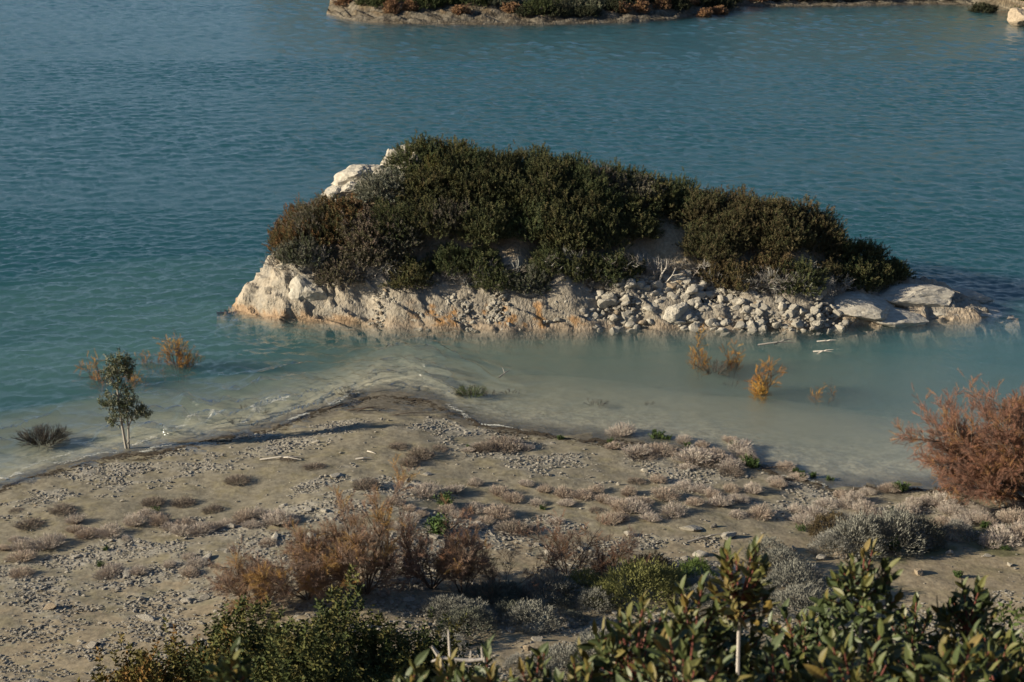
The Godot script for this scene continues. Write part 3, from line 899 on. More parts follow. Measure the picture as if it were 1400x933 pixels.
func islet_plants():
	var green := [Color(0.066, 0.076, 0.03), Color(0.08, 0.086, 0.032), Color(0.052, 0.062, 0.028), Color(0.1, 0.095, 0.042)]
	var olive := [Color(0.1, 0.1, 0.03), Color(0.075, 0.085, 0.026), Color(0.12, 0.095, 0.032)]
	var russet := [Color(0.15, 0.08, 0.034), Color(0.12, 0.082, 0.035), Color(0.09, 0.082, 0.036)]
	var brown := [Color(0.098, 0.078, 0.036), Color(0.085, 0.074, 0.034), Color(0.115, 0.09, 0.046), Color(0.07, 0.072, 0.03)]
	var grey := [Color(0.15, 0.13, 0.1), Color(0.115, 0.105, 0.075), Color(0.1, 0.1, 0.055)]
	var kinds := {
		"green": [green, "dense dark green shrub in the thicket on the rocky islet", "dark green shrubs of the islet thicket"],
		"olive": [olive, "yellowish olive shrub at the crest of the rocky islet", "olive shrubs on the islet crest"],
		"russet": [russet, "rusty brown shrub above the white cliff end of the islet", "rusty shrubs above the islet's white cliff"],
		"brown": [brown, "brownish olive shrub in the rounded thicket beside the bare scar on the islet", "brownish shrubs beside the islet's bare scar"],
		"dusky": [grey, "dull grey-brown shrub between rusty and dark green shrubs on the islet", "dull grey-brown shrubs on the islet"],
		"pale": [[Color(0.17, 0.19, 0.15), Color(0.12, 0.14, 0.1)], "grey-green shrub below the white outcrops on top of the islet", ""],
	}
	for b in [
		[-9.35, 1.47, 1.47, 0.8, "dusky", "dull grey-brown shrub above the cliff of the islet"],
		[-9.58, 2.69, 1.77, 1.07, "russet", "rusty brown shrub above the white cliff tip of the islet"],
		[-9.66, 3.75, 1.73, 0.99, "russet", "rusty brown shrub above the white cliff tip of the islet"],
		[-9.37, 5.08, 1.79, 1.18, "russet", "rusty brown shrub above the white cliff tip of the islet"],
		[-8.78, 1.3, 2.24, 0.95, "dusky", "dull grey-brown shrub above the cliff of the islet"],
		[-8.52, 2.62, 2.26, 1.53, "dusky", "dull grey-brown shrub above the cliff of the islet"],
		[-7.26, 0.99, 2.21, 1.01, "dusky", "dull grey-brown shrub above the cliff of the islet"],
		[-7.42, 2.51, 2.18, 1.54, "russet", "rusty brown shrub between the white outcrops and the cliff of the islet"],
		[-6.05, 1.77, 1.99, 0.97, "dusky", "dull grey-brown shrub above the cliff of the islet"],
		[-6.03, 2.29, 2.56, 1.47, "dusky", "dull grey-brown shrub above the cliff of the islet"],
		[-5.38, 1.97, 1.9, 0.88, "dusky", "dull grey-brown shrub above the cliff of the islet"],
		[-5.07, 2.89, 2.28, 1.39, "green", "dense dark green shrub low in the islet thicket behind its front row"],
		[-4.26, 1.57, 2.22, 0.95, "green", "dense dark green shrub at the foot of the islet thicket above the bank"],
		[-3.55, 3.41, 2.69, 1.33, "green", "dense dark green shrub low in the islet thicket behind its front row"],
		[-3.77, 4.5, 2.31, 1.31, "green", "dense dark green shrub halfway up the islet thicket"],
		[-4.05, 5.95, 2.68, 1.4, "green", "dense dark green shrub halfway up the islet thicket"],
		[-4.08, 6.73, 2.3, 1.46, "olive", "yellowish olive shrub on the crest beside the white outcrops of the islet"],
		[-2.64, 2.2, 2.0, 1.07, "green", "dense dark green shrub at the foot of the islet thicket above the bank"],
		[-2.81, 3.56, 2.53, 1.27, "dusky", "dull grey-brown shrub low in the islet thicket behind its front row"],
		[-2.68, 4.57, 2.16, 1.37, "green", "dense dark green shrub halfway up the islet thicket"],
		[-2.66, 5.75, 2.6, 1.41, "green", "dense dark green shrub halfway up the islet thicket"],
		[-2.92, 7.07, 2.56, 1.48, "olive", "yellowish olive shrub on the crest beside the white outcrops of the islet"],
		[-1.27, 2.24, 2.07, 0.91, "green", "dense dark green shrub at the foot of the islet thicket above the bank"],
		[-1.3, 3.29, 2.53, 1.44, "green", "dense dark green shrub low in the islet thicket behind its front row"],
		[-1.91, 4.7, 2.47, 1.42, "green", "dense dark green shrub halfway up the islet thicket"],
		[-1.55, 5.95, 2.5, 1.44, "green", "dense dark green shrub halfway up the islet thicket"],
		[-1.92, 6.99, 2.51, 1.24, "olive", "yellowish olive shrub on the crest beside the white outcrops of the islet"],
		[-0.72, 1.59, 1.98, 0.92, "green", "dense dark green shrub at the foot of the islet thicket above the bank"],
		[-0.87, 3.42, 2.36, 1.39, "green", "dense dark green shrub low in the islet thicket behind its front row"],
		[-0.71, 4.83, 2.15, 1.31, "green", "dense dark green shrub halfway up the islet thicket"],
		[-0.57, 5.45, 2.61, 1.3, "green", "dense dark green shrub halfway up the islet thicket"],
		[-0.41, 6.58, 2.45, 1.29, "green", "dense dark green shrub on the crest of the islet"],
		[0.76, 1.72, 2.11, 1.03, "dusky", "dull grey-brown shrub at the foot of the islet thicket above the bank"],
		[1.02, 3.54, 2.34, 1.51, "green", "dense dark green shrub low in the islet thicket behind its front row"],
		[0.34, 4.76, 2.49, 1.21, "green", "dense dark green shrub halfway up the islet thicket"],
		[0.96, 5.79, 2.39, 1.24, "green", "dense dark green shrub halfway up the islet thicket"],
		[1.03, 7.04, 2.68, 1.52, "green", "dense dark green shrub on the crest of the islet"],
		[1.66, 2.14, 1.96, 1.01, "green", "dense dark green shrub at the foot of the islet thicket above the bank"],
		[1.9, 3.16, 2.31, 1.46, "green", "dense dark green shrub low in the islet thicket behind its front row"],
		[1.41, 4.49, 2.3, 1.52, "green", "dense dark green shrub halfway up the islet thicket"],
		[1.6, 5.51, 2.24, 1.55, "green", "dense dark green shrub halfway up the islet thicket"],
		[1.89, 6.74, 2.5, 1.39, "green", "dense dark green shrub on the crest of the islet"],
		[2.79, 1.9, 2.0, 1.09, "green", "dense dark green shrub at the foot of the islet thicket above the bank"],
		[2.58, 3.02, 2.4, 1.52, "green", "dense dark green shrub low in the islet thicket behind its front row"],
		[2.99, 4.12, 2.58, 1.32, "green", "dense dark green shrub halfway up the islet thicket"],
		[3.12, 5.52, 2.42, 1.51, "green", "dense dark green shrub halfway up the islet thicket"],
		[2.86, 6.79, 2.26, 1.27, "green", "dense dark green shrub on the crest of the islet"],
		[2.6, 7.89, 2.53, 1.32, "green", "dense dark green shrub on the crest of the islet"],
		[4.14, 1.94, 1.9, 1.04, "green", "dense dark green shrub at the foot of the islet thicket above the bank"],
		[3.75, 3.34, 2.6, 1.47, "green", "dense dark green shrub low in the islet thicket behind its front row"],
		[3.72, 4.86, 2.69, 1.55, "green", "dense dark green shrub halfway up the islet thicket"],
		[3.74, 5.96, 2.27, 1.41, "dusky", "dull grey-brown shrub halfway up the islet thicket"],
		[4.27, 6.75, 2.31, 1.52, "green", "dense dark green shrub on the crest of the islet"],
		[4.88, 1.91, 1.4, 0.57, "green", "dark green shrub beside the bare tan scar of the islet"],
		[5.44, 3.75, 1.67, 0.86, "green", "dark green shrub beside the bare tan scar of the islet"],
		[5.33, 4.68, 2.0, 0.84, "green", "dark green shrub beside the bare tan scar of the islet"],
		[5.41, 5.56, 2.5, 1.35, "dusky", "dull grey-brown shrub halfway up the islet thicket"],
		[5.29, 6.98, 2.29, 1.37, "green", "dark green shrub above the bare tan scar of the islet"],
		[6.07, 5.73, 2.48, 1.25, "green", "dark green shrub above the bare tan scar of the islet"],
		[6.38, 6.9, 2.59, 1.16, "green", "dark green shrub above the bare tan scar of the islet"],
		[7.43, 5.76, 2.33, 1.4, "green", "dark green shrub above the bare tan scar of the islet"],
		[7.46, 6.92, 2.61, 1.41, "green", "dark green shrub above the bare tan scar of the islet"],
		[8.77, 2.53, 2.01, 0.89, "brown", "brownish olive shrub at the foot of the rounded thicket beyond the scar"],
		[8.46, 3.45, 2.64, 1.34, "brown", "brownish olive shrub in the rounded thicket beyond the scar"],
		[8.3, 4.92, 2.64, 1.4, "brown", "brownish olive shrub in the rounded thicket beyond the scar"],
		[8.67, 5.89, 2.24, 1.21, "brown", "brownish olive shrub on top of the rounded thicket beyond the scar"],
		[9.65, 2.04, 1.96, 0.93, "brown", "brownish olive shrub at the foot of the rounded thicket beyond the scar"],
		[9.48, 3.88, 2.35, 1.53, "brown", "brownish olive shrub in the rounded thicket beyond the scar"],
		[9.99, 4.92, 2.67, 1.2, "brown", "brownish olive shrub in the rounded thicket beyond the scar"],
		[9.68, 6.06, 2.55, 1.22, "brown", "brownish olive shrub on top of the rounded thicket beyond the scar"],
		[10.92, 2.55, 1.97, 1.0, "brown", "brownish olive shrub at the foot of the rounded thicket beyond the scar"],
		[11.19, 3.71, 2.24, 1.25, "brown", "brownish olive shrub in the rounded thicket beyond the scar"],
		[11.35, 4.74, 2.39, 1.54, "brown", "brownish olive shrub in the rounded thicket beyond the scar"],
		[10.65, 5.83, 2.38, 1.17, "brown", "brownish olive shrub on top of the rounded thicket beyond the scar"],
		[12.03, 1.98, 2.25, 1.01, "green", "dense dark green shrub at the foot of the islet thicket above the bank"],
		[11.79, 3.81, 2.18, 1.31, "brown", "brownish olive shrub in the rounded thicket beyond the scar"],
		[11.95, 5.05, 2.32, 1.17, "brown", "brownish olive shrub in the rounded thicket beyond the scar"],
		[13.31, 2.57, 1.87, 0.96, "brown", "brownish olive shrub at the foot of the rounded thicket beyond the scar"],
		[13.33, 4.3, 2.48, 1.49, "brown", "brownish olive shrub in the rounded thicket beyond the scar"],
		[12.91, 5.17, 2.42, 1.38, "brown", "brownish olive shrub in the rounded thicket beyond the scar"],
		[14.63, 2.86, 1.73, 0.89, "green", "dark green shrub at the low end of the islet thicket beside the smooth slabs"],
		[14.14, 4.06, 1.87, 1.17, "green", "dark green shrub at the low end of the islet thicket beside the smooth slabs"],
		[15.27, 4.12, 2.1, 1.0, "green", "dark green shrub at the low end of the islet thicket beside the smooth slabs"],
		[-5.6, 4.3, 2.4, 1.0, "pale", "grey-green shrub below the white outcrops on top of the islet"],
		[-4.7, 2.5, 2.2, 1.2, "dusky", "dull grey-brown shrub above the cliff of the islet"],
		[-3.9, 6.4, 1.8, 1.2, "olive", "yellowish olive shrub on the crest beside the white outcrops of the islet"],
		[-3.4, 5.4, 1.9, 1.3, "olive", "yellowish olive shrub on the crest beside the white outcrops of the islet"],
		[-8.2, 3.3, 1.9, 1.1, "russet", "rusty brown shrub between the white outcrops and the cliff of the islet"],
		[-7.0, 3.2, 2.0, 1.1, "russet", "rusty brown shrub between the white outcrops and the cliff of the islet"],
		[-9.0, 2.2, 2.0, 1.1, "russet", "rusty brown shrub above the white cliff tip of the islet"],
		[15.7, 2.9, 1.8, 1.0, "green", "dark green shrub at the low end of the islet thicket beside the smooth slabs"],
		[16.5, 3.2, 1.5, 0.8, "green", "dark green shrub at the low end of the islet thicket beside the smooth slabs"],
		[14.8, 2.6, 1.9, 1.1, "green", "dark green shrub at the low end of the islet thicket beside the smooth slabs"],
	]:
		var k: Array = kinds[b[4]]
		var at := islet_point(b[0], b[1])
		var o := thing("islet_shrub", at - Vector3(0, 0.12, 0), b[5], "shrub", k[2])
		var mine := []   # each plant a little greener or browner than its neighbours
		var warm := rng.randf_range(0.88, 1.12)
		for c: Color in k[0]:
			mine.append(Color(c.r * warm, c.g, c.b))
		var fine := rng.randf_range(0.5, 0.9)
		bush(o, heath_spray, b[2], b[3], int((420 * b[2] * b[2] / 3.0 + 450) * 0.72 / fine), mine, fine, rng.randf_range(0.25, 0.7))
	# leafless grey scrub along the foot of the thicket
	for b in [
		[-6.24, 1.2, 1.2, 26],
		[-4.84, 1.5, 1.6, 40],
		[-3.43, 1.6, 1.8, 46],
		[-1.56, 1.7, 1.6, 40],
		[-0.31, 1.8, 1.4, 30],
		[2.18, 1.9, 1.6, 40],
		[3.43, 1.6, 1.6, 46],
		[4.68, 1.9, 1.4, 36],
		[6.09, 2.0, 1.2, 40],
		[7.49, 2.3, 1.4, 30],
		[9.05, 2.1, 1.6, 70],
		[10.3, 1.7, 1.7, 90],
		[11.39, 1.6, 1.7, 90],
		[12.48, 1.7, 1.6, 80],
		[13.42, 1.9, 1.3, 50],
		[10.92, 2.1, 1.7, 60],
		[12.17, 2.2, 1.7, 60],
		[-9.83, 1.0, 1.0, 24],
		[-8.43, 1.0, 1.2, 26],
	]:
		var at := islet_point(b[0], b[1])
		var o := thing("dead_shrub", at, "leafless silver-grey shrub at the foot of the islet thicket", "shrub", "leafless grey shrubs on the islet bank")
		var places := []
		var tints := []
		for i in int(b[3]):
			var d := (any_way() + Vector3(0, 0.55, 0.5)).normalized()
			var p := Vector3(rng.randf_range(-0.5, 0.5) * b[2], rng.randf_range(0.0, 0.25), rng.randf_range(-0.25, 0.25))
			places.append(Transform3D(along(d).scaled(Vector3.ONE * rng.randf_range(0.8, 1.8)), p))
			tints.append(shade_of([Color(0.42, 0.4, 0.365), Color(0.33, 0.31, 0.28), Color(0.22, 0.2, 0.18)]))
		many("branches", twig_spray, M.twig, places, tints, o)
	# one bleached branch standing out of the rubble
	var br := PackedVector3Array()
	var r0 := islet_point(6.15, 1.5)
	for q in [[[0, 0, 0], [0.12, 0.45, 0.1], 0.05, 0.04], [[0.12, 0.45, 0.1], [0.3, 0.75, 0.1], 0.04, 0.025], [[0.12, 0.45, 0.1], [0.1, 0.95, 0], 0.03, 0.015], [[0.3, 0.75, 0.1], [0.32, 1.1, 0.05], 0.025, 0.01], [[0.25, -0.05, 0], [0.55, 0.4, 0.15], 0.04, 0.03], [[0.55, 0.4, 0.15], [1.0, 0.5, 0.2], 0.03, 0.012], [[0.55, 0.4, 0.15], [0.7, 0.75, 0.1], 0.025, 0.01]]:
		tube(br, Vector3(q[0][0], q[0][1], q[0][2]), Vector3(q[1][0], q[1][1], q[1][2]), q[2], q[3], 5)
	var bo := mesh_node("bleached_branch", soup(br), M.driftwood)
	bo.position = r0
	tag(bo, "forked white dead branch standing in the rubble below the scar", "branch")

func islet_stones():
	var places := []
	var count := 0
	for i in 11000:
		var x := rng.randf_range(-6.0, 13.9)
		var p := islet_at(x)
		# small scree below the cream bank, bare rock in the middle, coarse rubble beyond
		var scree := smoothstep(-6.2, -5.0, x) * (1.0 - 0.7 * smoothstep(-0.7, -0.2, x))
		var coarse := smoothstep(1.2, 4.6, x)
		var patch := noise.get_noise_2d(x * 0.55, 77.0)
		if rng.randf() > maxf(scree * (0.55 + patch), coarse * (0.75 + 0.6 * noise.get_noise_2d(x * 0.8, 31.0))) + 0.05:
			continue
		var s: float = lerpf(-0.1, lerpf(0.55, 0.95, coarse), rng.randf()) * p[3]
		var size := 0.04 + 0.17 * pow(rng.randf(), 2.8) + (0.42 * pow(rng.randf(), 14.0) if coarse > 0.5 else 0.14 * pow(rng.randf(), 8.0))
		var at := islet_point(x, s) + Vector3(0, size * 0.12, size * 0.08)
		var t := Transform3D(Basis(any_way(), rng.randf() * TAU).scaled(Vector3(1.2, 0.9, 1.0) * size), at)
		if size > 0.155 and count < 298:
			count += 1
			var o := mesh_node("islet_stone", chips[rng.randi() % 8], M["stone_%d" % [0, 1, 2, 2, 0, 3][rng.randi() % 6]])
			o.transform = t
			tag(o, "broken pale grey stone in the rubble bank along the islet waterline", "stone", "loose stones on the islet bank")
		else:
			places.append(t)
	var r := many("rubble", chips[3], M.stone_0, places, [])
	tag(r, "small grey rubble filling the bank of the rocky islet", "rubble")
	kind(r, "stuff")

# ---------------------------------------------------------------- shore stones

func lay(x: float, z: float, sink := 0.0) -> Vector3:
	return Vector3(x, land(x, z) - sink, z)

func shore_stones():
	# the few big ones, each told apart
	for s in [
		[-2.69, -46.71, 0.39, 0.176, 0.234, 2, "rounded white stone lying alone between dark and pale tufts on the beach"],
		[4.26, -47.52, 0.35, 0.176, 0.21, 2, "white stone lying on bare mud near the shoreline plants"],
		[5.63, -47.62, 0.3, 0.154, 0.18, 2, "small white stone beside the tufts at the water's edge"],
		[3.31, -46.24, 0.18, 0.198, 0.108, 2, "small upright white stone on the mud"],
		[5.2, -42.61, 0.76, 0.209, 0.456, 0, "long flat slab lying on tan earth above the beach"],
		[6.23, -42.03, 0.57, 0.297, 0.342, 2, "angular pale block beside the long flat slab"],
		[5.86, -42.76, 0.26, 0.187, 0.156, 1, "grey lump between the long slab and the pale block"],
		[7.94, -41.2, 0.29, 0.176, 0.174, 2, "white stone between grey cushions on the slope"],
		[9.18, -40.73, 0.53, 0.22, 0.318, 3, "low tan stone under the large grey cushions"],
		[9.5, -40.46, 0.45, 0.22, 0.27, 2, "buff stone at the foot of the large grey cushions"],
		[8.64, -40.53, 0.49, 0.198, 0.294, 0, "flat grey stone beside the mossy ground on the slope"],
		[12.33, -41.25, 0.29, 0.209, 0.174, 2, "pale stone on the bare earth behind the large-leaved shrubs"],
		[13.38, -41.09, 0.33, 0.132, 0.198, 2, "flat pale stone farther along the bare earth"],
		[11.09, -39.71, 0.48, 0.242, 0.288, 3, "reddish tan stone behind the large-leaved shrubs"],
		[13.82, -40.46, 0.24, 0.154, 0.144, 0, "small grey stone on bare earth near the russet tamarisk"],
		[0.62, -34.51, 0.39, 0.198, 0.234, 2, "cream stone in the gravel among grey cushions"],
		[0.38, -33.9, 0.31, 0.209, 0.186, 3, "orange stone in the gravel among grey cushions"],
		[5.22, -40.83, 0.61, 0.176, 0.366, 2, "white flat stone behind the bright green shrub"],
	]:
		var o := mesh_node("stone", stones[rng.randi() % 10], M["stone_%d" % s[5]])
		o.position = lay(s[0], s[1]) + Vector3(0, s[3] * 0.22, 0)
		o.rotation = Vector3(rng.randf_range(-0.2, 0.2), rng.randf() * TAU if s[2] < 2.5 * s[3] else 0.2, rng.randf_range(-0.12, 0.12))
		o.scale = Vector3(s[2], s[3], s[4])
		tag(o, s[6], "stone")
	# flat slabs and lumps over the slope and the gravel ridge
	var individual := 0
	var small := []
	var tries := 0
	while individual < 280 and tries < 30000:
		tries += 1
		var x := rng.randf_range(-15.0, 15.0)
		var z := rng.randf_range(-54.0, -31.0)
		var d := z - shore_z(x)
		if d < 0.5 or absf(x) > -z * 0.345:
			continue
		var k := stony(x, z)
		if rng.randf() > pow(k, 2.2) * (1.0 if d > 6.5 else 0.55):
			continue
		var size := (0.13 + 0.25 * pow(rng.randf(), 2.5)) * (1.0 if d > 6.5 else 0.75)
		individual += 1
		var o := mesh_node("stone", stones[rng.randi() % 10], M["stone_%d" % [0, 1, 2, 1, 0, 3][rng.randi() % 6]])
		o.position = lay(x, z) + Vector3(0, size * 0.12, 0)
		o.rotation = Vector3(rng.randf_range(-0.25, 0.25), rng.randf() * TAU, rng.randf_range(-0.25, 0.25))
		o.scale = Vector3(size * rng.randf_range(1.1, 1.9), size * rng.randf_range(0.3, 0.6), size)
		if d > 6.0:
			tag(o, "flat grey stone lying on the stony slope above the beach", "stone", "loose stones on the slope")
		else:
			tag(o, "small grey stone on the gravel ridge behind the water's edge", "stone", "loose stones on the gravel ridge")
	tries = 0
	while small.size() < 60000 and tries < 520000:
		tries += 1
		var x := rng.randf_range(-17.0, 17.0)
		var z := rng.randf_range(-54.0, -30.0)
		var d := z - shore_z(x)
		if d < 0.25 or absf(x) > -z * 0.36:
			continue
		if rng.randf() > 0.012 + 1.3 * pow(stony(x, z), 1.4):
			continue
		var size := 0.022 + 0.1 * pow(rng.randf(), 3.0)
		small.append(Transform3D((Basis(Vector3.UP, rng.randf() * TAU) * Basis(Vector3(rng.randf_range(-1, 1), 0, rng.randf_range(-1, 1)).normalized(), rng.randf_range(-0.35, 0.35))).scaled_local(Vector3(1.35, 0.5, 1.0) * size), lay(x, z) + Vector3(0, size * 0.15, 0)))
	var half := small.size() / 2
	var a := many("pebbles", pebble_shape, M.stone_0, small.slice(0, half), [])
	tag(a, "pale grey pebbles scattered over the beach and slope", "pebbles")
	kind(a, "stuff")
	var b := many("gravel", stones[5], M.stone_1, small.slice(half), [])
	tag(b, "darker grey gravel strewn over the beach and slope", "gravel")
	kind(b, "stuff")
	# dark drift of plant bits left along the water's edge
	var bits := []
	for i in 9000:
		var x := rng.randf_range(-16.0, 14.0)
		var line := 0.12 + 0.3 * noise.get_noise_2d(x * 0.5, 12.0) + 0.12 * noise.get_noise_2d(x * 2.0, 2.0)
		if rng.randf() > 0.25 + 0.75 * smoothstep(-0.3, 0.3, noise.get_noise_2d(x * 0.9, 55.0)):
			continue
		var z := shore_z(x) + line + rng.randfn(0.0, 0.07) + (0.0 if rng.randf() < 0.75 else rng.randf_range(-0.1, 0.6))
		bits.append(Transform3D(Basis(Vector3.UP, rng.randf() * TAU).scaled(Vector3(rng.randf_range(0.04, 0.18), 0.03, 0.035)), lay(x, z) + Vector3(0, 0.012, 0)))
	var w := many("wrack", pebble_shape, M.wrack, bits, [])
	tag(w, "dark line of plant debris washed up along the water's edge", "debris")
	kind(w, "stuff")
	# foam on the crests that break on the beach
	var froth := []
	for f in [
		[-9.176, -53.154, -8.141, -54.504, 60, 0.1],
		[-8.616, -54.123, -8.092, -54.735, 60, 0.08],
		[-10.597, -52.43, -10.314, -53.008, 50, 0.1],
		[-11.912, -51.376, -10.852, -52.43, 50, 0.05],
		[-9.413, -52.216, -8.896, -53.008, 60, 0.12],
		[-16.292, -47.212, -15.768, -47.814, 50, 0.06],
		[-15.821, -47.997, -14.682, -49.506, 20, 0.05],
		[-12.796, -50.292, -12.076, -50.965, 30, 0.06],
		[-12.376, -49.506, -11.416, -50.16, 70, 0.12],
		[-7.788, -52.43, -6.779, -53.672, 60, 0.1],
		[-6.698, -54.123, -5.621, -55.281, 60, 0.06],
		[-2.309, -54.048, -1.538, -52.646, 40, 0.05],
		[-1.403, -52.359, 0.501, -51.307, 60, 0.04],
		[-7.228, -53.081, -6.072, -54.428, 50, 0.1],
		[-14.875, -48.428, -13.104, -49.506, 30, 0.06],
		[8.659, -47.511, 9.909, -46.683, 30, 0.08],
	]:
		var a0 := Vector3(f[0], 0, f[1])
		var a1 := Vector3(f[2], 0, f[3])
		for i in int(f[4] * 6):
			var t := rng.randf()
			var q := a0.lerp(a1, t) + Vector3(rng.randfn(0, 0.05), 0, rng.randfn(0, f[5] * 0.5) + 0.1 * sin(t * 7.0))
			q.y = maxf(wave(q.x, q.z), land(q.x, q.z)) + 0.006
			froth.append(Transform3D(Basis(Vector3.UP, rng.randf() * TAU).scaled(Vector3(rng.randf_range(0.015, 0.06), 0.008, rng.randf_range(0.012, 0.03))), q))
	var fo := many("foam", pebble_shape, M.foam, froth, [])
	tag(fo, "thin white foam where small waves break on the beach", "foam")
	kind(fo, "stuff")

# ---------------------------------------------------------------- low plants of the shore

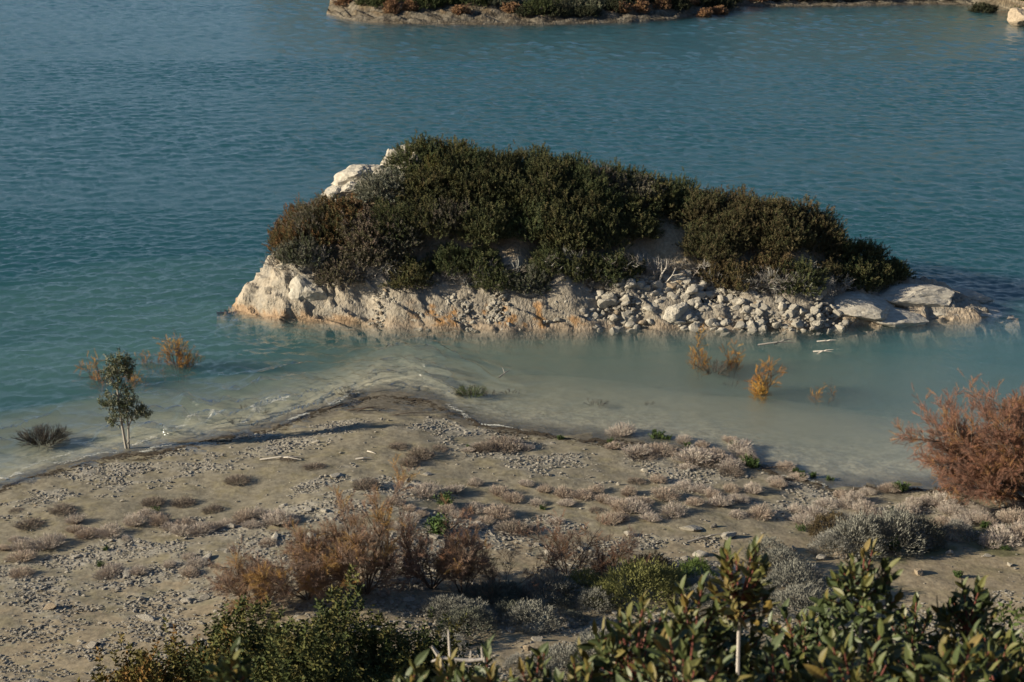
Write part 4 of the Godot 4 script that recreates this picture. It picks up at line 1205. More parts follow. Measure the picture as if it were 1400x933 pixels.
func shore_tufts():
	var first := {}
	for t in [
		[-14.39, -41.38, 0.37, 1.0, "pale mauve-grey dry tuft on the bare mud flat", "pale dry tufts on the mud flat"],
		[-13.83, -41.43, 0.66, 1.0, "pale mauve-grey dry tuft on the bare mud flat", "pale dry tufts on the mud flat"],
		[-13.13, -41.54, 0.79, 1.0, "pale mauve-grey dry tuft on the bare mud flat", "pale dry tufts on the mud flat"],
		[-13.66, -40.66, 0.73, 1.0, "pale mauve-grey dry tuft on the bare mud flat", "pale dry tufts on the mud flat"],
		[-13.29, -39.43, 0.52, 1.0, "pale mauve-grey dry tuft on the bare mud flat", "pale dry tufts on the mud flat"],
		[-12.65, -42.5, 0.55, 1.0, "pale mauve-grey dry tuft on the bare mud flat", "pale dry tufts on the mud flat"],
		[-12.23, -42.18, 0.55, 1.0, "pale mauve-grey dry tuft on the bare mud flat", "pale dry tufts on the mud flat"],
		[-11.59, -42.24, 0.63, 1.0, "pale mauve-grey dry tuft on the bare mud flat", "pale dry tufts on the mud flat"],
		[-11.02, -42.97, 0.68, 1.0, "pale mauve-grey dry tuft on the bare mud flat", "pale dry tufts on the mud flat"],
		[-10.84, -43.65, 0.52, 1.0, "pale mauve-grey dry tuft on the bare mud flat", "pale dry tufts on the mud flat"],
		[-10.29, -42.98, 0.64, 1.0, "pale mauve-grey dry tuft on the bare mud flat", "pale dry tufts on the mud flat"],
		[-9.93, -42.57, 0.47, 1.0, "pale mauve-grey dry tuft on the bare mud flat", "pale dry tufts on the mud flat"],
		[-9.53, -42.72, 0.6, 1.0, "pale mauve-grey dry tuft on the bare mud flat", "pale dry tufts on the mud flat"],
		[-9.44, -42.06, 0.63, 1.0, "pale mauve-grey dry tuft on the bare mud flat", "pale dry tufts on the mud flat"],
		[-8.93, -42.12, 0.59, 1.0, "pale mauve-grey dry tuft on the bare mud flat", "pale dry tufts on the mud flat"],
		[-8.61, -42.33, 0.51, 1.0, "pale mauve-grey dry tuft on the bare mud flat", "pale dry tufts on the mud flat"],
		[-10.84, -39.17, 0.63, 1.0, "pale mauve-grey dry tuft on the bare mud flat", "pale dry tufts on the mud flat"],
		[-10.04, -39.13, 0.55, 1.0, "pale mauve-grey dry tuft on the bare mud flat", "pale dry tufts on the mud flat"],
		[-9.29, -39.51, 0.4, 1.0, "pale mauve-grey dry tuft on the bare mud flat", "pale dry tufts on the mud flat"],
		[-8.86, -39.99, 0.4, 1.0, "pale mauve-grey dry tuft on the bare mud flat", "pale dry tufts on the mud flat"],
		[-8.57, -39.52, 0.48, 1.0, "pale mauve-grey dry tuft on the bare mud flat", "pale dry tufts on the mud flat"],
		[-8.6, -38.85, 0.51, 1.0, "pale mauve-grey dry tuft on the bare mud flat", "pale dry tufts on the mud flat"],
		[-12.81, -43.13, 0.51, 1.0, "pale mauve-grey dry tuft on the bare mud flat", "pale dry tufts on the mud flat"],
		[-7.82, -43.05, 0.69, 1.0, "pale mauve-grey dry tuft on the bare mud flat", "pale dry tufts on the mud flat"],
		[-7.49, -43.31, 0.65, 1.0, "pale mauve-grey dry tuft on the bare mud flat", "pale dry tufts on the mud flat"],
		[-6.76, -42.48, 0.8, 1.0, "pale mauve-grey dry tuft on the bare mud flat", "pale dry tufts on the mud flat"],
		[-6.38, -42.49, 0.59, 1.0, "pale mauve-grey dry tuft on the bare mud flat", "pale dry tufts on the mud flat"],
		[-6.81, -40.69, 0.49, 1.0, "pale mauve-grey dry tuft on the bare mud flat", "pale dry tufts on the mud flat"],
		[-8.3, -42.74, 0.47, 1.0, "pale mauve-grey dry tuft on the bare mud flat", "pale dry tufts on the mud flat"],
		[-11.03, -41.84, 0.29, 1.0, "pale mauve-grey dry tuft on the bare mud flat", "pale dry tufts on the mud flat"],
		[-14.27, -42.01, 0.38, 1.0, "pale mauve-grey dry tuft on the bare mud flat", "pale dry tufts on the mud flat"],
		[-7.48, -42.31, 0.51, 1.0, "pale mauve-grey dry tuft on the bare mud flat", "pale dry tufts on the mud flat"],
		[-2.66, -44.86, 0.8, 1.0, "pale grey-beige dry tuft in the belt across the middle of the beach", "pale dry tufts across the beach"],
		[-1.79, -45.3, 0.63, 1.0, "pale grey-beige dry tuft in the belt across the middle of the beach", "pale dry tufts across the beach"],
		[-0.38, -45.32, 0.72, 1.0, "pale grey-beige dry tuft in the belt across the middle of the beach", "pale dry tufts across the beach"],
		[0.04, -44.89, 0.62, 1.0, "pale grey-beige dry tuft in the belt across the middle of the beach", "pale dry tufts across the beach"],
		[-0.39, -43.5, 0.78, 1.0, "pale grey-beige dry tuft in the belt across the middle of the beach", "pale dry tufts across the beach"],
		[-0.77, -42.95, 0.51, 1.0, "pale grey-beige dry tuft in the belt across the middle of the beach", "pale dry tufts across the beach"],
		[-1.13, -43.93, 0.61, 1.0, "pale grey-beige dry tuft in the belt across the middle of the beach", "pale dry tufts across the beach"],
		[-1.9, -43.54, 0.56, 1.0, "pale grey-beige dry tuft in the belt across the middle of the beach", "pale dry tufts across the beach"],
		[-1.68, -43.23, 0.43, 1.0, "pale grey-beige dry tuft in the belt across the middle of the beach", "pale dry tufts across the beach"],
		[1.01, -45.57, 0.54, 1.0, "pale grey-beige dry tuft in the belt across the middle of the beach", "pale dry tufts across the beach"],
		[1.57, -45.26, 0.63, 1.0, "pale grey-beige dry tuft in the belt across the middle of the beach", "pale dry tufts across the beach"],
		[2.17, -45.1, 0.71, 1.0, "pale grey-beige dry tuft in the belt across the middle of the beach", "pale dry tufts across the beach"],
		[2.59, -45.57, 0.5, 1.0, "pale grey-beige dry tuft in the belt across the middle of the beach", "pale dry tufts across the beach"],
		[3.27, -43.92, 0.7, 1.0, "pale grey-beige dry tuft in the belt across the middle of the beach", "pale dry tufts across the beach"],
		[3.18, -43.25, 0.47, 1.0, "pale grey-beige dry tuft in the belt across the middle of the beach", "pale dry tufts across the beach"],
		[3.65, -44.29, 0.66, 1.0, "pale grey-beige dry tuft in the belt across the middle of the beach", "pale dry tufts across the beach"],
		[3.65, -43.82, 0.74, 1.0, "pale grey-beige dry tuft in the belt across the middle of the beach", "pale dry tufts across the beach"],
		[3.97, -44.5, 0.57, 1.0, "pale grey-beige dry tuft in the belt across the middle of the beach", "pale dry tufts across the beach"],
		[4.77, -43.67, 0.74, 1.0, "pale grey-beige dry tuft in the belt across the middle of the beach", "pale dry tufts across the beach"],
		[2.89, -43.04, 0.64, 1.0, "pale grey-beige dry tuft in the belt across the middle of the beach", "pale dry tufts across the beach"],
		[4.68, -45.01, 0.67, 1.0, "pale grey-beige dry tuft in the belt across the middle of the beach", "pale dry tufts across the beach"],
		[5.34, -45.97, 0.59, 1.0, "pale grey-beige dry tuft in the belt across the middle of the beach", "pale dry tufts across the beach"],
		[5.88, -45.71, 0.63, 1.0, "pale grey-beige dry tuft in the belt across the middle of the beach", "pale dry tufts across the beach"],
		[5.51, -44.44, 0.57, 1.0, "pale grey-beige dry tuft in the belt across the middle of the beach", "pale dry tufts across the beach"],
		[6.29, -44.53, 0.71, 1.0, "pale grey-beige dry tuft in the belt across the middle of the beach", "pale dry tufts across the beach"],
		[3.08, -44.44, 0.48, 1.0, "pale grey-beige dry tuft in the belt across the middle of the beach", "pale dry tufts across the beach"],
		[1.66, -44.53, 0.49, 1.0, "pale grey-beige dry tuft in the belt across the middle of the beach", "pale dry tufts across the beach"],
		[6.91, -44.98, 0.62, 1.0, "pale grey-beige dry tuft in the belt across the middle of the beach", "pale dry tufts across the beach"],
		[7.48, -45.85, 0.59, 1.0, "pale grey-beige dry tuft in the belt across the middle of the beach", "pale dry tufts across the beach"],
		[8.36, -46.41, 0.6, 1.0, "pale grey-beige dry tuft in the belt across the middle of the beach", "pale dry tufts across the beach"],
		[7.4, -43.83, 0.78, 1.0, "pale grey-beige dry tuft in the belt across the middle of the beach", "pale dry tufts across the beach"],
		[6.69, -43.69, 0.52, 1.0, "pale grey-beige dry tuft in the belt across the middle of the beach", "pale dry tufts across the beach"],
		[-2.95, -42.35, 0.55, 1.0, "pale grey-beige dry tuft in the belt across the middle of the beach", "pale dry tufts across the beach"],
		[-2.67, -42.91, 0.43, 1.0, "pale grey-beige dry tuft in the belt across the middle of the beach", "pale dry tufts across the beach"],
		[-3.23, -41.84, 0.5, 1.0, "pale grey-beige dry tuft in the belt across the middle of the beach", "pale dry tufts across the beach"],
		[-0.95, -42.39, 0.42, 1.0, "pale grey-beige dry tuft in the belt across the middle of the beach", "pale dry tufts across the beach"],
		[1.28, -43.03, 0.47, 1.0, "pale grey-beige dry tuft in the belt across the middle of the beach", "pale dry tufts across the beach"],
		[0.77, -44.63, 0.4, 1.0, "pale grey-beige dry tuft in the belt across the middle of the beach", "pale dry tufts across the beach"],
		[4.08, -43.2, 0.52, 1.0, "pale grey-beige dry tuft in the belt across the middle of the beach", "pale dry tufts across the beach"],
		[6.8, -45.86, 0.5, 1.0, "pale grey-beige dry tuft in the belt across the middle of the beach", "pale dry tufts across the beach"],
		[6.16, -45.25, 0.54, 1.0, "pale grey-beige dry tuft in the belt across the middle of the beach", "pale dry tufts across the beach"],
		[0.45, -46.05, 0.55, 1.0, "pale grey-beige dry tuft in the belt across the middle of the beach", "pale dry tufts across the beach"],
		[4.6, -46.59, 0.51, 1.0, "pale grey-beige dry tuft in the belt across the middle of the beach", "pale dry tufts across the beach"],
		[3.59, -45.37, 0.49, 1.0, "pale grey-beige dry tuft in the belt across the middle of the beach", "pale dry tufts across the beach"],
		[2.77, -44.75, 0.53, 1.0, "pale grey-beige dry tuft in the belt across the middle of the beach", "pale dry tufts across the beach"],
		[-1.14, -46.01, 0.5, 1.0, "pale grey-beige dry tuft in the belt across the middle of the beach", "pale dry tufts across the beach"],
		[-3.47, -43.71, 0.48, 1.0, "pale grey-beige dry tuft in the belt across the middle of the beach", "pale dry tufts across the beach"],
		[-3.01, -43.29, 0.43, 1.0, "pale grey-beige dry tuft in the belt across the middle of the beach", "pale dry tufts across the beach"],
		[3.75, -51.17, 0.9, 0.75, "low dull dry tuft at the waterline of the sheltered shallows", "dull dry tufts at the sheltered waterline"],
		[5.81, -50.53, 0.59, 0.75, "low dull dry tuft at the waterline of the sheltered shallows", "dull dry tufts at the sheltered waterline"],
		[7.41, -50.53, 0.64, 0.75, "low dull dry tuft at the waterline of the sheltered shallows", "dull dry tufts at the sheltered waterline"],
		[7.61, -49.8, 0.88, 0.75, "low dull dry tuft at the waterline of the sheltered shallows", "dull dry tufts at the sheltered waterline"],
		[7.73, -49.27, 0.68, 0.75, "low dull dry tuft at the waterline of the sheltered shallows", "dull dry tufts at the sheltered waterline"],
		[5.97, -48.66, 1.05, 0.75, "low dull dry tuft at the waterline of the sheltered shallows", "dull dry tufts at the sheltered waterline"],
		[6.78, -48.44, 0.95, 0.75, "low dull dry tuft at the waterline of the sheltered shallows", "dull dry tufts at the sheltered waterline"],
		[7.07, -47.87, 0.8, 0.75, "low dull dry tuft at the waterline of the sheltered shallows", "dull dry tufts at the sheltered waterline"],
		[6.63, -49.12, 0.72, 0.75, "low dull dry tuft at the waterline of the sheltered shallows", "dull dry tufts at the sheltered waterline"],
		[5.65, -47.88, 0.52, 0.75, "low dull dry tuft at the waterline of the sheltered shallows", "dull dry tufts at the sheltered waterline"],
		[4.16, -49.29, 0.97, 0.75, "low dull dry tuft at the waterline of the sheltered shallows", "dull dry tufts at the sheltered waterline"],
		[4.95, -49.29, 0.87, 0.75, "low dull dry tuft at the waterline of the sheltered shallows", "dull dry tufts at the sheltered waterline"],
		[7.78, -48.75, 0.53, 0.75, "low dull dry tuft at the waterline of the sheltered shallows", "dull dry tufts at the sheltered waterline"],
		[6.37, -50.06, 0.54, 0.75, "low dull dry tuft at the waterline of the sheltered shallows", "dull dry tufts at the sheltered waterline"],
		[3.42, -49.81, 0.68, 0.75, "low dull dry tuft at the waterline of the sheltered shallows", "dull dry tufts at the sheltered waterline"],
		[8.88, -48.12, 0.57, 0.75, "low dull dry tuft at the waterline of the sheltered shallows", "dull dry tufts at the sheltered waterline"],
		[9.08, -47.23, 0.61, 0.75, "low dull dry tuft at the waterline of the sheltered shallows", "dull dry tufts at the sheltered waterline"],
		[8.32, -46.82, 0.51, 0.75, "low dull dry tuft at the waterline of the sheltered shallows", "dull dry tufts at the sheltered waterline"],
		[-0.49, -49.62, 0.83, 0.75, "low dull dry tuft at the waterline of the sheltered shallows", "dull dry tufts at the sheltered waterline"],
		[0.0, -49.62, 0.73, 0.75, "low dull dry tuft at the waterline of the sheltered shallows", "dull dry tufts at the sheltered waterline"],
		[-0.97, -49.63, 0.63, 0.75, "low dull dry tuft at the waterline of the sheltered shallows", "dull dry tufts at the sheltered waterline"],
		[0.49, -49.51, 0.49, 0.75, "low dull dry tuft at the waterline of the sheltered shallows", "dull dry tufts at the sheltered waterline"],
		[-1.45, -49.17, 0.48, 0.75, "low dull dry tuft at the waterline of the sheltered shallows", "dull dry tufts at the sheltered waterline"],
		[9.08, -44.05, 0.61, 1.0, "bushy pale beige dry tuft among the dry plants before the russet tamarisk", "bushy dry tufts before the russet tamarisk"],
		[9.58, -44.94, 0.56, 1.0, "bushy pale beige dry tuft among the dry plants before the russet tamarisk", "bushy dry tufts before the russet tamarisk"],
		[10.53, -45.25, 0.7, 1.0, "bushy pale beige dry tuft among the dry plants before the russet tamarisk", "bushy dry tufts before the russet tamarisk"],
		[10.18, -44.94, 0.59, 1.0, "bushy pale beige dry tuft among the dry plants before the russet tamarisk", "bushy dry tufts before the russet tamarisk"],
		[11.83, -46.23, 0.64, 1.0, "bushy pale beige dry tuft among the dry plants before the russet tamarisk", "bushy dry tufts before the russet tamarisk"],
		[10.62, -44.36, 0.72, 1.0, "bushy pale beige dry tuft among the dry plants before the russet tamarisk", "bushy dry tufts before the russet tamarisk"],
		[10.99, -44.05, 0.65, 1.0, "bushy pale beige dry tuft among the dry plants before the russet tamarisk", "bushy dry tufts before the russet tamarisk"],
		[11.89, -44.36, 0.62, 1.0, "bushy pale beige dry tuft among the dry plants before the russet tamarisk", "bushy dry tufts before the russet tamarisk"],
		[13.14, -44.94, 0.83, 1.0, "bushy pale beige dry tuft among the dry plants before the russet tamarisk", "bushy dry tufts before the russet tamarisk"],
		[13.21, -44.17, 0.68, 1.0, "bushy pale beige dry tuft among the dry plants before the russet tamarisk", "bushy dry tufts before the russet tamarisk"],
		[13.75, -43.76, 0.68, 1.0, "bushy pale beige dry tuft among the dry plants before the russet tamarisk", "bushy dry tufts before the russet tamarisk"],
		[13.96, -43.35, 0.57, 1.0, "bushy pale beige dry tuft among the dry plants before the russet tamarisk", "bushy dry tufts before the russet tamarisk"],
		[14.87, -43.5, 0.74, 1.0, "bushy pale beige dry tuft among the dry plants before the russet tamarisk", "bushy dry tufts before the russet tamarisk"],
		[14.17, -42.25, 0.86, 1.0, "bushy pale beige dry tuft among the dry plants before the russet tamarisk", "bushy dry tufts before the russet tamarisk"],
		[14.77, -42.4, 0.76, 1.0, "bushy pale beige dry tuft among the dry plants before the russet tamarisk", "bushy dry tufts before the russet tamarisk"],
		[12.25, -44.94, 0.59, 1.0, "bushy pale beige dry tuft among the dry plants before the russet tamarisk", "bushy dry tufts before the russet tamarisk"],
		[8.64, -43.39, 0.61, 1.0, "bushy pale beige dry tuft among the dry plants before the russet tamarisk", "bushy dry tufts before the russet tamarisk"],
		[15.18, -44.89, 0.66, 1.0, "bushy pale beige dry tuft among the dry plants before the russet tamarisk", "bushy dry tufts before the russet tamarisk"],
		[14.9, -42.82, 0.67, 1.0, "bushy pale beige dry tuft among the dry plants before the russet tamarisk", "bushy dry tufts before the russet tamarisk"],
		[13.86, -44.94, 0.49, 1.0, "bushy pale beige dry tuft among the dry plants before the russet tamarisk", "bushy dry tufts before the russet tamarisk"],
		[12.63, -45.09, 0.52, 1.0, "bushy pale beige dry tuft among the dry plants before the russet tamarisk", "bushy dry tufts before the russet tamarisk"],
		[13.2, -43.34, 0.57, 1.0, "bushy pale beige dry tuft among the dry plants before the russet tamarisk", "bushy dry tufts before the russet tamarisk"],
		[12.75, -43.44, 0.51, 1.0, "bushy pale beige dry tuft among the dry plants before the russet tamarisk", "bushy dry tufts before the russet tamarisk"],
		[10.17, -45.66, 0.49, 1.0, "bushy pale beige dry tuft among the dry plants before the russet tamarisk", "bushy dry tufts before the russet tamarisk"],
		[8.59, -44.38, 0.48, 1.0, "bushy pale beige dry tuft among the dry plants before the russet tamarisk", "bushy dry tufts before the russet tamarisk"],
		[14.1, -44.38, 0.58, 1.0, "bushy pale beige dry tuft among the dry plants before the russet tamarisk", "bushy dry tufts before the russet tamarisk"],
		[11.03, -45.97, 0.46, 1.0, "bushy pale beige dry tuft among the dry plants before the russet tamarisk", "bushy dry tufts before the russet tamarisk"],
		[13.73, -41.93, 0.59, 1.0, "bushy pale beige dry tuft among the dry plants before the russet tamarisk", "bushy dry tufts before the russet tamarisk"],
	]:
		var o := MeshInstance3D.new()
		o.name = "dry_tuft"
		o.mesh = tufts[rng.randi() % 6]
		o.material_override = M.twig if rng.randf() < 0.6 else M.twig_warm
		add_child(o, true)
		o.position = Vector3(t[0], maxf(land(t[0], t[1]), -0.05) - 0.02, t[1])
		o.rotation = Vector3(rng.randf_range(-0.15, 0.15), rng.randf() * TAU, rng.randf_range(-0.15, 0.15))
		o.scale = Vector3(t[2] * rng.randf_range(0.85, 1.25), t[2] * rng.randf_range(0.85, 1.35) * t[3], t[2] * rng.randf_range(0.85, 1.15))
		tag(o, t[4], "dry plant", t[5])

func cushions():
	var tones := {"grey": Color(0.195, 0.195, 0.17), "dark": Color(0.12, 0.126, 0.098), "pale": Color(0.26, 0.255, 0.23), "yellow": Color(0.18, 0.185, 0.065), "green": Color(0.1, 0.15, 0.035), "brown": Color(0.09, 0.068, 0.035), "heath": Color(0.13, 0.115, 0.1)}
	for k in tones:
		var c: Color = tones[k]
		plain("cushion_" + k, c.linear_to_srgb(), 0.9, 0.15)
	for t in [
		[-1.87, -36.12, 0.805, 0.5, "pale", "pale silvery cushion shrub in the stony garrigue", "pale silvery cushion shrubs"],
		[-1.55, -35.8, 1.127, 0.5, "grey", "rounded grey cushion shrub on the stony ground above the beach", "grey cushion shrubs"],
		[-0.99, -35.54, 1.161, 0.5, "grey", "rounded grey cushion shrub on the stony ground above the beach", "grey cushion shrubs"],
		[-1.12, -34.83, 1.311, 0.5, "dark", "dark grey-green cushion shrub on the stony slope", "dark grey-green cushion shrubs"],
		[-0.65, -36.95, 1.161, 0.45, "dark", "dark grey-green cushion shrub on the stony slope", "dark grey-green cushion shrubs"],
		[-0.13, -37.24, 0.954, 0.5, "dark", "dark grey-green cushion shrub on the stony slope", "dark grey-green cushion shrubs"],
		[1.0, -37.29, 1.254, 0.62, "grey", "rounded grey cushion shrub on the stony ground above the beach", "grey cushion shrubs"],
		[-0.05, -35.92, 0.92, 0.5, "dark", "dark grey-green cushion shrub on the stony slope", "dark grey-green cushion shrubs"],
		[0.49, -35.46, 1.242, 0.5, "grey", "rounded grey cushion shrub on the stony ground above the beach", "grey cushion shrubs"],
		[2.11, -36.78, 0.989, 0.55, "grey", "rounded grey cushion shrub on the stony ground above the beach", "grey cushion shrubs"],
		[2.53, -36.68, 0.598, 0.5, "dark", "dark grey-green cushion shrub on the stony slope", "dark grey-green cushion shrubs"],
		[1.23, -36.72, 0.724, 0.4, "dark", "dark grey-green cushion shrub on the stony slope", "dark grey-green cushion shrubs"],
		[1.51, -35.81, 0.759, 0.35, "dark", "dark grey-green cushion shrub on the stony slope", "dark grey-green cushion shrubs"],
		[-1.42, -33.81, 0.678, 0.6, "pale", "pale silvery cushion shrub in the stony garrigue", "pale silvery cushion shrubs"],
		[0.13, -32.79, 0.575, 0.6, "pale", "pale silvery cushion shrub in the stony garrigue", "pale silvery cushion shrubs"],
		[1.13, -32.34, 1.15, 0.6, "grey", "rounded grey cushion shrub on the stony ground above the beach", "grey cushion shrubs"],
		[1.99, -32.93, 1.288, 0.65, "grey", "rounded grey cushion shrub on the stony ground above the beach", "grey cushion shrubs"],
		[2.05, -34.33, 0.885, 0.5, "grey", "rounded grey cushion shrub on the stony ground above the beach", "grey cushion shrubs"],
		[1.87, -37.79, 1.058, 0.6, "yellow", "yellowish green rounded shrub beside the grey cushions", "yellowish green shrubs"],
		[2.41, -37.24, 1.0, 0.55, "yellow", "yellowish green rounded shrub beside the grey cushions", "yellowish green shrubs"],
		[3.24, -37.3, 1.69, 0.62, "yellow", "yellowish green rounded shrub beside the grey cushions", "yellowish green shrubs"],
		[3.9, -37.7, 1.311, 0.6, "yellow", "yellowish green rounded shrub beside the grey cushions", "yellowish green shrubs"],
		[4.86, -38.61, 1.01, 0.65, "green", "bright green leafy shrub beside the yellowish shrubs", ""],
		[3.72, -38.92, 1.25, 0.5, "brown", "olive-brown low shrub behind the yellowish shrubs", ""],
		[4.42, -37.7, 0.655, 0.6, "grey", "rounded grey cushion shrub on the stony ground above the beach", "grey cushion shrubs"],
		[5.05, -37.75, 0.874, 0.55, "pale", "pale silvery cushion shrub in the stony garrigue", "pale silvery cushion shrubs"],
		[4.69, -36.73, 0.989, 0.55, "grey", "rounded grey cushion shrub on the stony ground above the beach", "grey cushion shrubs"],
		[7.12, -40.58, 1.14, 0.5, "grey", "grey cushion shrub standing behind the white-stemmed young tree", "grey cushions behind the young tree"],
		[7.32, -39.55, 1.19, 0.55, "grey", "grey cushion shrub standing behind the white-stemmed young tree", "grey cushions behind the young tree"],
		[7.39, -38.0, 1.541, 0.6, "grey", "grey cushion shrub standing behind the white-stemmed young tree", "grey cushions behind the young tree"],
		[7.35, -36.67, 1.414, 0.55, "grey", "grey cushion shrub standing behind the white-stemmed young tree", "grey cushions behind the young tree"],
		[8.95, -41.09, 1.03, 0.55, "pale", "silvery cushion in the big clump before the bushy dry tufts", "cushions of the big clump"],
		[9.76, -41.34, 1.57, 0.65, "grey", "tall grey cushion in the big clump before the bushy dry tufts", "cushions of the big clump"],
		[10.88, -41.68, 1.58, 0.7, "grey", "tall grey cushion in the big clump before the bushy dry tufts", "cushions of the big clump"],
		[11.78, -41.93, 1.17, 0.65, "dark", "dark grey-green cushion in the big clump before the bushy dry tufts", "cushions of the big clump"],
		[12.88, -42.45, 0.85, 0.6, "pale", "silvery cushion in the big clump before the bushy dry tufts", "cushions of the big clump"],
		[9.26, -42.46, 1.14, 0.6, "brown", "brownish dark shrub beside the large grey cushions", ""],
		[10.24, -41.79, 1.25, 0.65, "grey", "tall grey cushion in the big clump before the bushy dry tufts", "cushions of the big clump"],
		[11.39, -42.25, 1.27, 0.6, "grey", "tall grey cushion in the big clump before the bushy dry tufts", "cushions of the big clump"],
		[-13.43, -44.01, 0.66, 0.35, "heath", "grey-brown twiggy low clump on the beach", "grey-brown twiggy clumps on the beach"],
		[-14.13, -43.01, 0.64, 0.35, "heath", "grey-brown twiggy low clump on the beach", "grey-brown twiggy clumps on the beach"],
		[-8.56, -46.27, 0.64, 0.4, "heath", "grey-brown twiggy low clump on the beach", "grey-brown twiggy clumps on the beach"],
		[-10.84, -44.63, 0.58, 0.4, "heath", "grey-brown twiggy low clump on the beach", "grey-brown twiggy clumps on the beach"],
		[-9.95, -44.63, 0.58, 0.4, "heath", "grey-brown twiggy low clump on the beach", "grey-brown twiggy clumps on the beach"],
		[-8.97, -44.06, 0.52, 0.4, "heath", "grey-brown twiggy low clump on the beach", "grey-brown twiggy clumps on the beach"],
		[-3.28, -47.74, 0.56, 0.5, "heath", "grey-brown twiggy low clump on the beach", "grey-brown twiggy clumps on the beach"],
		[-2.97, -48.42, 0.71, 0.5, "heath", "grey-brown twiggy low clump on the beach", "grey-brown twiggy clumps on the beach"],
		[-4.46, -45.15, 0.67, 0.55, "heath", "grey-brown twiggy low clump on the beach", "grey-brown twiggy clumps on the beach"],
		[0.0, -42.13, 0.84, 0.4, "heath", "grey-brown twiggy low clump on the beach", "grey-brown twiggy clumps on the beach"],
		[0.42, -42.18, 0.63, 0.35, "heath", "grey-brown twiggy low clump on the beach", "grey-brown twiggy clumps on the beach"],
		[3.9, -46.54, 0.46, 0.4, "heath", "grey-brown twiggy low clump on the beach", "grey-brown twiggy clumps on the beach"],
		[-0.24, -49.68, 1.07, 0.35, "heath", "grey-brown twiggy low clump on the beach", "grey-brown twiggy clumps on the beach"],
		[-0.97, -49.32, 0.63, 0.5, "heath", "grey-brown twiggy low clump on the beach", "grey-brown twiggy clumps on the beach"],
		[7.01, -47.46, 0.7, 0.4, "heath", "grey-brown twiggy low clump on the beach", "grey-brown twiggy clumps on the beach"],
		[4.32, -48.93, 0.86, 0.3, "heath", "grey-brown twiggy low clump on the beach", "grey-brown twiggy clumps on the beach"],
		[6.17, -48.24, 0.81, 0.35, "heath", "grey-brown twiggy low clump on the beach", "grey-brown twiggy clumps on the beach"],
		[2.79, -39.69, 0.48, 0.3, "heath", "grey-brown twiggy low clump on the beach", "grey-brown twiggy clumps on the beach"],
		[2.51, -43.96, 0.39, 0.4, "heath", "grey-brown twiggy low clump on the beach", "grey-brown twiggy clumps on the beach"],
		[-6.29, -47.38, 0.56, 0.3, "heath", "grey-brown twiggy low clump on the beach", "grey-brown twiggy clumps on the beach"],
		[-7.2, -48.1, 0.47, 0.3, "heath", "grey-brown twiggy low clump on the beach", "grey-brown twiggy clumps on the beach"],
		[-14.9, -44.29, 0.4, 0.3, "heath", "grey-brown twiggy low clump on the beach", "grey-brown twiggy clumps on the beach"],
		[-3.74, -49.26, 0.53, 0.3, "heath", "grey-brown twiggy low clump on the beach", "grey-brown twiggy clumps on the beach"],
		[-2.41, -49.19, 0.48, 0.3, "heath", "grey-brown twiggy low clump on the beach", "grey-brown twiggy clumps on the beach"],
	]:
		var dry: bool = t[4] == "heath"
		var o := mesh_node("twiggy_clump" if dry else "cushion_shrub", tufts[rng.randi() % 6] if dry else domes[rng.randi() % 5], M.twig_dull if dry else M["cushion_" + t[4]])
		o.position = Vector3(t[0], maxf(land(t[0], t[1]), -0.05) - 0.04, t[1])
		o.rotation.y = rng.randf() * TAU
		o.scale = Vector3(t[2] * 1.2, t[2] * t[3] * (2.4 if dry else 1.75), t[2] * 1.1)
		tag(o, t[5], "shrub", t[6])

# ---------------------------------------------------------------- tamarisks

func limb(v: PackedVector3Array, p: Vector3, d: Vector3, length: float, r: float, lift: float, tips: Array, depth: int):
	var steps := 6
	var q := p
	var dir := d.normalized()
	for i in steps:
		var n := q + dir * length / steps
		tube(v, q, n, r * (1.0 - 0.8 * i / steps), r * (1.0 - 0.8 * (i + 1) / steps), 4)
		if i >= 1 or depth < 2:
			for k in 2:
				tips.append([q.lerp(n, rng.randf()), dir])
		if depth > 0 and i >= 1:
			for k in 2:
				limb(v, n, (dir + any_way() * 0.75).normalized(), length * rng.randf_range(0.3, 0.5), r * 0.45, lift, tips, depth - 1)
		q = n
		dir = (dir + Vector3(0, lift, 0) + any_way() * 0.16).normalized()

func tamarisk(o: Node3D, wide: float, high: float, lean: Vector3, limbs: int, plumes: int, colors: Array, thick := 1.0, size := 1.0):
	var v := PackedVector3Array()
	var tips := []
	for i in limbs:
		var a := TAU * (i + rng.randf()) / limbs
		var out := rng.randf_range(0.3, 1.0)
		var d := Vector3(cos(a) * wide * 0.55 * out, high * rng.randf_range(0.3, 0.95) * (1.25 - 0.5 * out), sin(a) * wide * 0.4 * out) + lean * rng.randf_range(0.4, 1.0)
		limb(v, Vector3(cos(a), 0, sin(a)) * 0.06, d, d.length() * 0.86, 0.0105 * thick * maxf(0.5, high), 0.02, tips, 2)
	mesh_node("branches", soup(v), M.bark_dark, o)
	var places := []
	var tints := []
	var patch := Vector3(rng.randf(), rng.randf(), rng.randf()) * 30.0
	for i in plumes:
		var t: Array = tips[rng.randi() % tips.size()]
		var d: Vector3 = (t[1] + Vector3(0, 0.2, 0) + any_way() * 0.85).normalized()
		var p: Vector3 = t[0]
		places.append(Transform3D(along(d).scaled(Vector3.ONE * size * rng.randf_range(0.6, 1.15)), p))
		# whole branches turn colour together
		var n := noise.get_noise_3dv(p * 1.1 + patch) * 0.5 + 0.5
		var at := clampf(n * colors.size() + rng.randf_range(-0.5, 0.5), 0, colors.size() - 1)
		tints.append(shade_of([colors[int(at)]], 0.2))
	many("foliage", plume, M.plant, places, tints, o)

